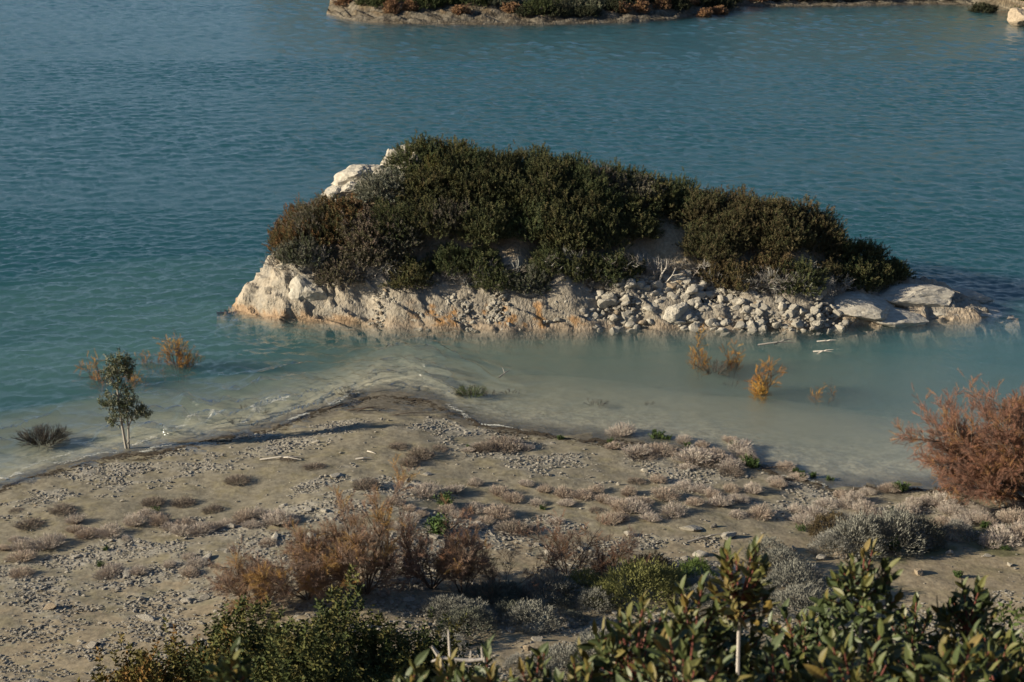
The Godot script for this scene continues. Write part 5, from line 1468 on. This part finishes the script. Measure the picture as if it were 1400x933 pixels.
func tamarisks():
	var russet := [Color(0.2, 0.118, 0.09), Color(0.25, 0.135, 0.095), Color(0.285, 0.15, 0.1), Color(0.32, 0.18, 0.085)]
	var mauve := [Color(0.23, 0.17, 0.135), Color(0.265, 0.182, 0.135), Color(0.29, 0.187, 0.12), Color(0.38, 0.24, 0.09)]
	var gold := [Color(0.36, 0.17, 0.05), Color(0.45, 0.24, 0.05), Color(0.5, 0.3, 0.07)]
	var bare := [Color(0.2, 0.145, 0.115), Color(0.25, 0.155, 0.11), Color(0.3, 0.17, 0.1)]
	var sets := {"russet": russet, "mauve": mauve, "gold": gold, "bare": bare}
	for t in [
		[15.88, -45.0, 4.13, 3.68, -1.56, 15, 8007, "russet", "large russet feathery tamarisk leaning over the water by the dry tufts", ""],
		[15.1, -45.92, 2.95, 2.04, -1.41, 9, 2772, "russet", "low russet tamarisk limb cluster spreading beside the large leaning tamarisk", ""],
		[-3.71, -36.76, 2.78, 2.78, -0.37, 10, 2310, "mauve", "broad russet and mauve tamarisk with dark twigs beside the evergreen shrub", ""],
		[-5.16, -36.44, 2.76, 2.03, -0.55, 8, 1694, "mauve", "low mauve-brown tamarisk spreading over the stone slope", ""],
		[-6.37, -35.89, 1.46, 1.64, -0.18, 6, 616, "mauve", "small orange-tinged tamarisk at the edge of the stone slope", ""],
		[-2.08, -37.56, 2.08, 2.37, -0.28, 8, 646, "bare", "half-bare dark tamarisk with arching branches above the grey cushions", ""],
		[-1.29, -37.48, 1.25, 1.89, 0.09, 6, 862, "mauve", "upright rusty tamarisk beside the arching bare one", ""],
		[-0.19, -37.7, 2.48, 0.95, 0.0, 8, 646, "bare", "low dark brown tamarisk thicket behind the grey cushions", ""],
		[1.47, -39.04, 1.65, 1.67, -0.1, 7, 369, "bare", "thin brown tamarisk with open branches on tan earth", ""],
		[2.5, -38.87, 1.72, 1.33, 0.2, 8, 461, "bare", "small fan-shaped brown tamarisk on tan earth", ""],
		[-12.84, -58.63, 0.783, 2.473, 0.06, 6, 237, "gold", "tall golden tamarisk in the water behind the slim tree", "golden tamarisks in the lake"],
		[-13.89, -58.9, 0.626, 1.956, 0.0, 5, 128, "gold", "low golden tamarisk in the water behind the slim tree", "golden tamarisks in the lake"],
		[-15.35, -57.01, 0.702, 1.916, -0.17, 5, 148, "gold", "low golden tamarisk in the water behind the slim tree", "golden tamarisks in the lake"],
		[-14.16, -56.69, 0.539, 1.606, 0.16, 4, 79, "gold", "low golden tamarisk in the water behind the slim tree", "golden tamarisks in the lake"],
		[7.25, -58.63, 0.493, 1.836, 0.0, 4, 108, "gold", "slender golden tamarisk in the calm channel", "golden tamarisks in the lake"],
		[8.47, -58.63, 0.493, 1.797, 0.0, 4, 99, "gold", "slender golden tamarisk in the calm channel", "golden tamarisks in the lake"],
		[9.22, -55.53, 0.876, 1.945, 0.05, 6, 257, "gold", "bushiest golden tamarisk in the calm channel", "golden tamarisks in the lake"],
		[11.18, -55.22, 0.307, 1.222, 0.0, 3, 49, "gold", "tiny golden tamarisk tip in the calm channel", "golden tamarisks in the lake"],
		[11.66, -55.22, 0.186, 1.063, 0.0, 3, 23, "gold", "tiny golden tamarisk tip in the calm channel", "golden tamarisks in the lake"],
	]:
		var o := thing("tamarisk", Vector3(t[0], land(t[0], t[1]), t[1]), t[8], "tamarisk", t[9])
		tamarisk(o, t[2], t[3], Vector3(t[4], 0, 0), t[5], t[6], sets[t[7]], 1.0, clampf(t[3] * 0.36, 0.36, 0.62))

func lake_tree():
	var o := thing("tree", Vector3(-12.9, land(-12.9, -49.9) - 0.05, -49.9), "slim grey-leaved tree with two pale stems standing at the water's edge", "tree")
	var v := PackedVector3Array()
	var tips := []
	for q in [[[0, 0, 0], [-0.1, 1.0, 0], 0.055, 0.04], [[-0.1, 1.0, 0], [-0.13, 2.0, 0.05], 0.04, 0.03], [[-0.13, 2.0, 0.05], [-0.05, 2.9, 0], 0.03, 0.01], [[0.08, 0, 0], [0.14, 0.75, 0.05], 0.045, 0.035], [[0.14, 0.75, 0.05], [0.3, 1.1, 0.1], 0.03, 0.02], [[0.3, 1.1, 0.1], [0.62, 1.35, 0.1], 0.02, 0.008], [[0.14, 0.75, 0.05], [0.05, 1.6, -0.1], 0.03, 0.015], [[-0.1, 1.0, 0], [-0.5, 1.5, 0.1], 0.02, 0.008], [[-0.13, 1.7, 0], [0.25, 2.5, -0.1], 0.02, 0.008], [[-0.13, 1.9, 0], [-0.45, 2.6, 0.1], 0.02, 0.008], [[0, 0.9, 0], [-0.4, 1.05, 0.2], 0.015, 0.006], [[-0.08, 0.8, 0], [0.3, 1.9, 0.15], 0.016, 0.006], [[-0.12, 1.4, 0], [-0.55, 1.95, -0.1], 0.014, 0.005], [[0.25, 1.05, 0.1], [0.8, 1.2, 0.2], 0.012, 0.004], [[-0.1, 2.3, 0], [0.35, 2.9, 0.1], 0.012, 0.004], [[0, 0.15, 0], [0.25, 0.5, 0.2], 0.012, 0.004], [[0.05, 0.1, 0], [0.5, 0.25, 0.1], 0.01, 0.003]]:
		tube(v, Vector3(q[0][0], q[0][1], q[0][2]), Vector3(q[1][0], q[1][1], q[1][2]), q[2], q[3], 6)
	o.scale = Vector3(0.98, 1.1, 0.98)
	mesh_node("trunk", soup(v), M.bark_grey, o)
	var places := []
	var tints := []
	for c in [[-0.05, 2.75, 0, 0.42, 0.36, 130], [-0.3, 2.45, 0.1, 0.3, 0.25, 60], [0.22, 2.5, -0.05, 0.28, 0.26, 60], [-0.15, 2.1, 0, 0.26, 0.22, 34], [0.18, 1.95, 0.1, 0.2, 0.2, 22], [-0.4, 1.55, 0.1, 0.35, 0.26, 80], [0.1, 1.6, 0, 0.42, 0.28, 100], [0.05, 1.25, 0.05, 0.4, 0.22, 70], [0.6, 1.3, 0.1, 0.28, 0.22, 70], [0.35, 1.1, 0.05, 0.2, 0.18, 26], [-0.38, 1.0, 0.15, 0.22, 0.18, 34], [0.36, 2.85, 0.1, 0.16, 0.14, 18], [0.8, 1.18, 0.2, 0.14, 0.1, 14]]:
		for i in c[5]:
			var p := Vector3(c[0], c[1], c[2]) + any_way() * Vector3(c[3], c[4], c[3]) * pow(rng.randf(), 0.5)
			p += any_way() * 0.1 * rng.randf()
			places.append(Transform3D(along((any_way() + Vector3(0, 0.6, 0)).normalized()).scaled(Vector3.ONE * rng.randf_range(1.0, 1.9)), p))
			tints.append(shade_of([Color(0.15, 0.16, 0.1), Color(0.1, 0.115, 0.06), Color(0.2, 0.2, 0.14), Color(0.075, 0.085, 0.045)]))
	var crown := many("crown", leafy_spray, M.plant, places, tints, o)
	crown.position = Vector3.ZERO

func drowned_plants():
	for t in [
		[-15.89, -50.63, 1.535, 0.545, 90, "dark twiggy drowned shrub by itself off the wave-washed beach", "", "dark"],
		[-1.47, -55.12, 0.961, 0.427, 40, "green-tinged drowned shrub off the muddy spit", "", "green"],
		[-0.94, -55.2, 0.802, 0.214, 24, "low dark drowned scrub just above the water", "dark drowned shrubs in the shallows", "dark"],
		[0.0, -55.36, 0.697, 0.188, 14, "low dark drowned scrub just above the water", "dark drowned shrubs in the shallows", "dark"],
		[3.02, -54.2, 0.684, 0.237, 22, "low dark drowned scrub just above the water", "dark drowned shrubs in the shallows", "dark"],
		[4.99, -54.12, 0.473, 0.158, 12, "low dark drowned scrub just above the water", "dark drowned shrubs in the shallows", "dark"],
		[-9.53, -53.75, 0.47, 0.183, 16, "low dark drowned scrub just above the water", "dark drowned shrubs in the shallows", "dark"],
		[-9.63, -52.29, 0.408, 0.255, 8, "low dark drowned scrub just above the water", "dark drowned shrubs in the shallows", "dark"],
		[-5.88, -55.2, 0.909, 0.321, 16, "low dark drowned scrub just above the water", "dark drowned shrubs in the shallows", "dark"],
		[7.65, -57.73, 1.113, 0.612, 16, "low dark drowned scrub just above the water", "dark drowned shrubs in the shallows", "dark"],
		[-8.82, -53.38, 0.519, 0.156, 14, "low dark drowned scrub just above the water", "dark drowned shrubs in the shallows", "dark"],
		[-9.01, -52.07, 0.355, 0.178, 8, "low dark drowned scrub just above the water", "dark drowned shrubs in the shallows", "dark"],
		[8.16, -56.24, 0.544, 0.217, 8, "low dark drowned scrub just above the water", "dark drowned shrubs in the shallows", "dark"],
		[-7.88, -53.15, 0.775, 0.129, 14, "low dark drowned scrub just above the water", "dark drowned shrubs in the shallows", "dark"],
	]:
		var o := thing("drowned_shrub", Vector3(t[0], -0.06, t[1]), t[5], "shrub", t[6])
		var places := []
		var tints := []
		for i in int(t[4]):
			var a := rng.randf() * TAU
			var out := sqrt(rng.randf())
			var d := Vector3(cos(a) * out, 0.7, sin(a) * out).normalized()
			places.append(Transform3D(along(d).scaled(Vector3.ONE * t[3] * 2.2 * rng.randf_range(0.6, 1.1)), Vector3(cos(a) * out * t[2] * 0.42, 0, sin(a) * out * t[2] * 0.3)))
			tints.append(shade_of([Color(0.09, 0.08, 0.07), Color(0.06, 0.055, 0.045)] if t[7] == "dark" else [Color(0.07, 0.1, 0.03), Color(0.08, 0.08, 0.05)]))
		many("branches", twig_spray, M.twig, places, tints, o)

func green_plants():
	for t in [
		[4.92, -50.85, 0.5, 0.35, "small bright green plant at the sheltered waterline", "small green plants at the waterline"],
		[5.25, -50.7, 0.3, 0.22, "small bright green plant at the sheltered waterline", "small green plants at the waterline"],
		[7.73, -48.38, 0.48, 0.48, "small bright green plant at the sheltered waterline", "small green plants at the waterline"],
		[7.81, -48.12, 0.38, 0.38, "small bright green plant at the sheltered waterline", "small green plants at the waterline"],
		[6.76, -48.29, 0.38, 0.21, "small bright green plant at the sheltered waterline", "small green plants at the waterline"],
		[9.27, -47.65, 0.28, 0.23, "small bright green plant at the sheltered waterline", "small green plants at the waterline"],
		[9.27, -47.28, 0.19, 0.23, "small bright green plant at the sheltered waterline", "small green plants at the waterline"],
		[9.63, -47.43, 0.23, 0.28, "small bright green plant at the sheltered waterline", "small green plants at the waterline"],
		[10.12, -47.17, 0.33, 0.19, "small bright green plant at the sheltered waterline", "small green plants at the waterline"],
		[9.14, -47.85, 0.24, 0.19, "small bright green plant at the sheltered waterline", "small green plants at the waterline"],
		[4.89, -51.38, 0.2, 0.15, "small bright green plant at the sheltered waterline", "small green plants at the waterline"],
		[5.88, -50.06, 0.25, 0.2, "small bright green plant at the sheltered waterline", "small green plants at the waterline"],
		[1.61, -50.54, 0.2, 0.25, "small bright green plant at the sheltered waterline", "small green plants at the waterline"],
		[3.32, -50.28, 0.25, 0.25, "small bright green plant at the sheltered waterline", "small green plants at the waterline"],
		[7.49, -50.17, 0.39, 0.22, "small bright green plant at the sheltered waterline", "small green plants at the waterline"],
		[3.54, -49.86, 0.2, 0.2, "small bright green plant at the sheltered waterline", "small green plants at the waterline"],
		[12.15, -46.23, 0.41, 0.46, "bright green bushy plant among the bushy dry tufts", ""],
		[11.39, -44.36, 0.35, 0.22, "low green plant under the bushy dry tufts", ""],
		[13.8, -45.04, 0.22, 0.22, "small green shoot before the russet tamarisk", ""],
		[13.84, -43.08, 0.21, 0.3, "thin yellowish green sprout near the reddish dry tufts", ""],
		[13.83, -41.93, 0.46, 0.19, "flat green herb on the mossy ground", ""],
		[14.05, -41.61, 0.33, 0.17, "pale green herb at the edge of the bare earth", ""],
		[-11.24, -39.82, 0.2, 0.24, "small dark green plant alone on the bare mud", "small green plants on the mud"],
		[-11.42, -41.1, 0.14, 0.19, "small dark green plant alone on the bare mud", "small green plants on the mud"],
		[-10.68, -44.12, 0.39, 0.15, "small dark green plant alone on the bare mud", "small green plants on the mud"],
		[-2.03, -44.06, 0.39, 0.57, "yellowish green sprig beside a pale tuft in the middle of the beach", ""],
		[0.92, -44.21, 0.18, 0.2, "small dark green plant alone on the bare mud", "small green plants on the mud"],
		[-2.08, -41.81, 0.63, 0.75, "yellow-green feathery young tamarisk above the bare branches", ""],
		[8.5, -42.88, 0.47, 0.21, "dark green low herb at the edge of the bare mud", ""],
		[10.61, -41.43, 0.7, 0.7, "spiky green rosette growing through the grey cushions", ""],
		[-1.46, -49.54, 0.19, 0.15, "small dark green plant alone on the bare mud", "small green plants on the mud"],
		[12.16, -39.6, 0.16, 0.28, "thin green shoot on the bare earth", ""],
	]:
		var o := thing("green_plant", Vector3(t[0], maxf(land(t[0], t[1]), -0.02), t[1]), t[4], "plant", t[5])
		var places := []
		var tints := []
		for i in 34:
			var d := (any_way() * 0.7 + Vector3(0, 1, 0)).normalized()
			places.append(Transform3D(along(d).scaled(Vector3.ONE * t[3] * 2.2 * rng.randf_range(0.5, 1.0)), Vector3(rng.randf_range(-0.5, 0.5) * t[2] * 0.7, 0, rng.randf_range(-0.5, 0.5) * t[2] * 0.6)))
			tints.append(shade_of([Color(0.055, 0.095, 0.026), Color(0.075, 0.115, 0.035), Color(0.05, 0.075, 0.028)]))
		many("foliage", heath_spray, M.plant, places, tints, o)

func driftwood():
	for t in [
		[-7.46, -48.26, 1.42, 0.035, 0.05, 2, 0.2, "driftwood", "pale driftwood pole lying on the gravel ridge"],
		[-4.8, -48.16, 0.52, 0.04, 0.1, 1, 0, "driftwood", "short white driftwood stick on the beach"],
		[-4.59, -48.73, 0.38, 0.03, -0.7, 1, 0, "driftwood", "slanting white stick beside the short driftwood stick"],
		[5.44, -41.93, 0.92, 0.03, 0.4, 3, 1, "bark_grey", "small branched grey dead twig on tan earth"],
		[10.58, -60.95, 1.52, 0.04, 0.05, 2, 0.5, "bark_grey", "thin dark-tipped driftwood floating below the islet"],
		[12.24, -59.95, 0.75, 0.035, -0.2, 3, 1.2, "driftwood", "white forked branch sticking out of the water"],
		[12.57, -61.26, 0.65, 0.035, -0.1, 2, 0.8, "driftwood", "upper white twig rising from the water by the forked branch"],
		[-5.19, -53.39, 1.56, 0.03, 0.02, 2, 0.3, "bark_dark", "dark stick stranded on the muddy spit"],
		[-6.27, -53.75, 0.89, 0.025, 0.7, 2, 0.5, "bark_dark", "forked dark stick at the edge of the spit"],
		[-3.6, -52.82, 1.8, 0.02, 0.06, 1, 0, "bark_dark", "long thin dark stick along the spit"],
		[-0.28, -57.32, 0.83, 0.02, 1.0, 3, 1.2, "bark_grey", "pale twigs poking out of the calm shallows"],
		[3.8, -50.02, 0.98, 0.03, 0.05, 2, 0.3, "bark_dark", "dark stick at the sheltered waterline"],
		[8.52, -48.12, 0.85, 0.02, 0.1, 2, 0.3, "bark_dark", "thin stick in the waterline plants"],
	]:
		var v := PackedVector3Array()
		var n: int = t[5]
		for k in n:
			var a: float = t[4] + rng.randf_range(-0.5, 0.5) * k
			var d: Vector3 = Vector3(cos(a), 0.05 + 0.2 * minf(k, 1.0) * t[6], -sin(a)) * t[2] * (1.0 if k == 0 else rng.randf_range(0.4, 0.8))
			var p: Vector3 = -d * 0.5 if k == 0 else -d * rng.randf_range(0.0, 0.6)
			var m: Vector3 = p + d * 0.5 + Vector3(0, 0.06 * t[2], 0.05 * t[2])
			tube(v, p, m, t[3] * (1.0 if k == 0 else 0.6), t[3] * 0.75, 6)
			tube(v, m, p + d, t[3] * 0.75, t[3] * 0.2, 6)
		var o := mesh_node("driftwood_branch", soup(v), M[t[7]])
		o.position = Vector3(t[0], maxf(land(t[0], t[1]), 0.0) + t[3] * 0.6, t[1])
		tag(o, t[8], "driftwood")

# ---------------------------------------------------------------- the slope below the camera

func slope_shrubs():
	var dark := [Color(0.055, 0.07, 0.02), Color(0.08, 0.085, 0.025), Color(0.04, 0.052, 0.018), Color(0.11, 0.1, 0.03)]
	var rusty := [Color(0.15, 0.085, 0.022), Color(0.1, 0.09, 0.025), Color(0.12, 0.1, 0.028)]
	var fresh := [Color(0.075, 0.1, 0.03), Color(0.055, 0.075, 0.024)]
	for s in [
		[-1.835, -14.5, 2.5, 2.073, 8000, "dark", "dense small-leaved dark evergreen shrub on the slope beside the stone slope", "dark evergreen shrubs on the near slope"],
		[-2.558, -14.2, 2.3, 1.948, 7000, "dark", "dense small-leaved dark evergreen shrub on the slope beside the stone slope", "dark evergreen shrubs on the near slope"],
		[-1.164, -14.8, 1.9, 1.956, 5000, "dark", "dense small-leaved dark evergreen shrub on the slope beside the stone slope", "dark evergreen shrubs on the near slope"],
		[-3.21, -14.0, 2.0, 1.753, 5000, "rusty", "olive shrub with rusty leaves at the low edge of the dark evergreens", ""],
		[-3.69, -13.8, 1.4, 1.503, 2600, "rusty", "small rusty-leaved shrub where the evergreens meet bare ground", ""],
		[-2.022, -13.2, 2.4, 1.67, 6000, "dark", "dense small-leaved dark evergreen shrub on the slope beside the stone slope", "dark evergreen shrubs on the near slope"],
		[-0.781, -14.6, 1.3, 1.784, 2600, "dark", "dense small-leaved dark evergreen shrub on the slope beside the stone slope", "dark evergreen shrubs on the near slope"],
		[3.3, -9.5, 1.0, 1.908, 2200, "fresh", "fine-leaved green shrub behind the large-leaved shrubs", ""],
	]:
		var o := thing("evergreen_shrub", lay(s[0], s[1], 0.1), s[6], "shrub", s[7])
		bush(o, leafy_spray, s[2], s[3], int(s[4]), {"dark": dark, "rusty": rusty, "fresh": fresh}[s[5]], 1.1, 0.3)
	# a grey dead branch among the near leaves
	var v := PackedVector3Array()
	for q in [
		[-0.053, 1.701, 0.0, -0.012, 1.562, 0.0, 0.009, 0.01],
		[-0.012, 1.562, 0.0, 0.026, 1.368, 0.0, 0.01, 0.012],
		[-0.053, 1.701, 0.0, -0.077, 1.739, 0.0, 0.009, 0.005],
		[-0.006, 1.814, 0.0, -0.001, 1.684, 0.0, 0.004, 0.007],
		[-0.001, 1.684, 0.0, 0.0, 1.545, 0.0, 0.007, 0.009],
		[-0.078, 1.666, 0.0, -0.035, 1.684, 0.0, 0.004, 0.006],
		[-0.035, 1.684, 0.0, 0.076, 1.67, 0.0, 0.006, 0.008],
		[0.076, 1.67, 0.0, 0.143, 1.677, 0.0, 0.008, 0.007],
		[0.143, 1.677, 0.0, 0.153, 1.753, 0.0, 0.006, 0.004],
		[0.137, 1.67, 0.0, 0.131, 1.735, 0.0, 0.005, 0.003],
		[0.085, 1.684, 0.0, 0.088, 1.718, 0.0, 0.004, 0.003],
		[0.143, 1.677, 0.0, 0.173, 1.474, 0.0, 0.008, 0.01],
	]:
		tube(v, Vector3(q[0], q[1], q[2]), Vector3(q[3], q[4], q[5]), q[6], q[7], 6)
	var o := mesh_node("dead_branch", soup(v), M.bark_pale)
	o.position = Vector3(-0.26, land(-0.26, -6.0), -6.0)
	tag(o, "bare grey dead branch sticking up among large green leaves", "branch")

func whorl(o: Node3D, p: Vector3, d: Vector3, leaves: int, length: float, hue: int):
	for i in leaves:
		var a := i * 2.4 + rng.randf() * 0.5
		var b := along(d, false)
		var open := 0.3 + 1.0 * float(i) / leaves + rng.randf_range(-0.28, 0.28)
		var dir := (b.y * cos(open) + (b.x * cos(a) + b.z * sin(a)) * sin(open)).normalized()
		var x := dir.cross(d).normalized()
		if x.length() < 0.5:
			x = b.x
		var turn := Basis(x, dir, x.cross(dir)) * Basis(Vector3.UP, rng.randf_range(-0.8, 0.8))
		var l := mesh_node("leaf", leaf_shapes[rng.randi() % 4], M["leaf_%d" % clampi(hue + [0, 0, 1, -1, 2][rng.randi() % 5], 0, 4)], o)
		l.transform = Transform3D(turn.scaled(Vector3.ONE * length * rng.randf_range(0.55, 1.25)), p - d * 0.035 * i * length / 0.085 * 0.5)

func broadleaf_shrubs():
	# large-leaved evergreens just below the viewpoint: stems with rings of leaves at their tips
	for s in [
		[0.443, -5.2, 17.275, 0.24, 0.3, 30, 0, 1, "large-leaved evergreen shrub with reddish twigs on the slope below the viewpoint", "large-leaved shrubs on the near slope"],
		[0.732, -5.8, 17.045, 0.18, 0.3, 23, 0, 1, "large-leaved evergreen shrub with reddish twigs on the slope below the viewpoint", "large-leaved shrubs on the near slope"],
		[0.883, -5.6, 17.334, 0.2, 0.27, 24, 1, 2, "yellowish young large-leaved tree with a straight white stem", ""],
		[1.452, -6.0, 17.11, 0.17, 0.2, 17, 0, 1, "large-leaved sapling with red-brown branches and a pale stem", ""],
		[1.905, -6.0, 16.99, 0.15, 0.22, 16, 0, 1, "large-leaved evergreen shrub with reddish twigs on the slope below the viewpoint", "large-leaved shrubs on the near slope"],
		[1.332, -6.4, 16.632, 0.33, 0.34, 30, 0, 0, "large-leaved evergreen shrub with reddish twigs on the slope below the viewpoint", "large-leaved shrubs on the near slope"],
		[1.773, -6.3, 16.706, 0.33, 0.34, 30, 0, 0, "large-leaved evergreen shrub with reddish twigs on the slope below the viewpoint", "large-leaved shrubs on the near slope"],
		[1.916, -5.6, 16.989, 0.28, 0.3, 30, 0, 0, "large-leaved evergreen shrub with reddish twigs on the slope below the viewpoint", "large-leaved shrubs on the near slope"],
		[1.128, -4.6, 17.474, 0.26, 0.3, 30, 0, 1, "large-leaved evergreen shrub with reddish twigs on the slope below the viewpoint", "large-leaved shrubs on the near slope"],
		[1.402, -4.5, 17.524, 0.26, 0.3, 30, 0, 1, "large-leaved evergreen shrub with reddish twigs on the slope below the viewpoint", "large-leaved shrubs on the near slope"],
		[0.889, -4.7, 17.398, 0.2, 0.3, 26, 0, 0, "large-leaved evergreen shrub with reddish twigs on the slope below the viewpoint", "large-leaved shrubs on the near slope"],
		[0.563, -4.6, 17.49, 0.26, 0.3, 30, 0, 1, "large-leaved evergreen shrub with reddish twigs on the slope below the viewpoint", "large-leaved shrubs on the near slope"],
		[-0.103, -5.0, 17.18, 0.16, 0.3, 18, 0, 0, "large-leaved evergreen shrub with reddish twigs on the slope below the viewpoint", "large-leaved shrubs on the near slope"],
		[-0.345, -4.8, 17.265, 0.12, 0.2, 11, 0, 0, "large-leaved evergreen shrub with reddish twigs on the slope below the viewpoint", "large-leaved shrubs on the near slope"],
		[-0.912, -4.6, 17.459, 0.06, 0.1, 6, 0, 0, "few large pale green leaves rising before the dark evergreens", ""],
		[0.08, -5.2, 17.091, 0.14, 0.25, 16, 0, 1, "large-leaved evergreen shrub with reddish twigs on the slope below the viewpoint", "large-leaved shrubs on the near slope"],
		[0.256, -5.0, 17.18, 0.16, 0.3, 18, 0, 1, "large-leaved evergreen shrub with reddish twigs on the slope below the viewpoint", "large-leaved shrubs on the near slope"],
		[-0.258, -5.6, 16.851, 0.05, 0.1, 4, 0, 2, "yellow-tinged leaf tips beside the dead branch", ""],
		[0.899, -5.9, 16.868, 0.25, 0.3, 28, 0, 1, "large-leaved evergreen shrub with reddish twigs on the slope below the viewpoint", "large-leaved shrubs on the near slope"],
		[1.649, -4.6, 17.427, 0.22, 0.3, 23, 0, 1, "large-leaved evergreen shrub with reddish twigs on the slope below the viewpoint", "large-leaved shrubs on the near slope"],
	]:
		var base := lay(s[0], s[1], 0.03)
		var o := thing("broadleaf_shrub", base, s[8], "shrub", s[9])
		var high: float = s[2] - base.y
		var v := PackedVector3Array()
		var red := PackedVector3Array()
		var fork := Vector3(0, high - s[4], 0)
		tube(v, Vector3.ZERO, fork * 0.5 + Vector3(0.02, 0, 0.01), 0.018, 0.012, 7)
		tube(v, fork * 0.5 + Vector3(0.02, 0, 0.01), fork, 0.012, 0.0065, 7)
		var n: int = s[5]
		for i in n:
			var a := i * 2.4 + rng.randf()
			var out := sqrt((i + 0.5) / n)
			var tip := Vector3(cos(a) * out * s[3], high - s[4] * (0.95 * out * out) + rng.randf_range(-0.06, 0.05), sin(a) * out * s[3] * 0.8)
			if s[6] == 1:   # a sapling: rings of leaves up its leader
				tip = Vector3(cos(a) * s[3] * 0.55 * sqrt(rng.randf()), high - s[4] * i / n, sin(a) * s[3] * 0.5 * sqrt(rng.randf()))
			var from := Vector3(tip.x * 0.25, minf(fork.y + (tip.y - fork.y) * 0.3, tip.y - 0.05), tip.z * 0.25)
			tube(red, fork if s[6] == 0 else Vector3(0, from.y - 0.03, 0), from, 0.005, 0.004, 5)
			tube(red, from, tip, 0.004, 0.0025, 5)
			var d := (tip - from).normalized() + Vector3(0, 0.7, 0)
			whorl(o, tip, d.normalized(), rng.randi_range(8, 11), 0.067, s[7] if rng.randf() < 0.7 else rng.randi() % 5)
		# the leaves deeper in the plant
		var inner := []
		for i in int(s[3] * 2200):
			var a := rng.randf() * TAU
			var out := sqrt(rng.randf())
			var p := Vector3(cos(a) * out * s[3] * 1.05, high - 0.05 - s[4] * 0.95 * out * out - 0.45 * rng.randf(), sin(a) * out * s[3] * 0.9)
			inner.append(Transform3D(along((any_way() + Vector3(cos(a) * 0.5, 0.8, sin(a) * 0.5)).normalized()).scaled(Vector3.ONE * 0.064 * rng.randf_range(0.75, 1.15)), p))
		if s[6] == 0:
			many("leaves", leaf_shapes[1], M["leaf_%d" % [0, 0, 1, 2, 2][s[7]]], inner, [], o)
		if s[6] == 1:
			tube(v, fork, Vector3(0, high - 0.05, 0), 0.0065, 0.003, 7)
		mesh_node("stem", soup(v), M.bark_pale, o)
		mesh_node("twigs", soup(red), M.bark_red, o)
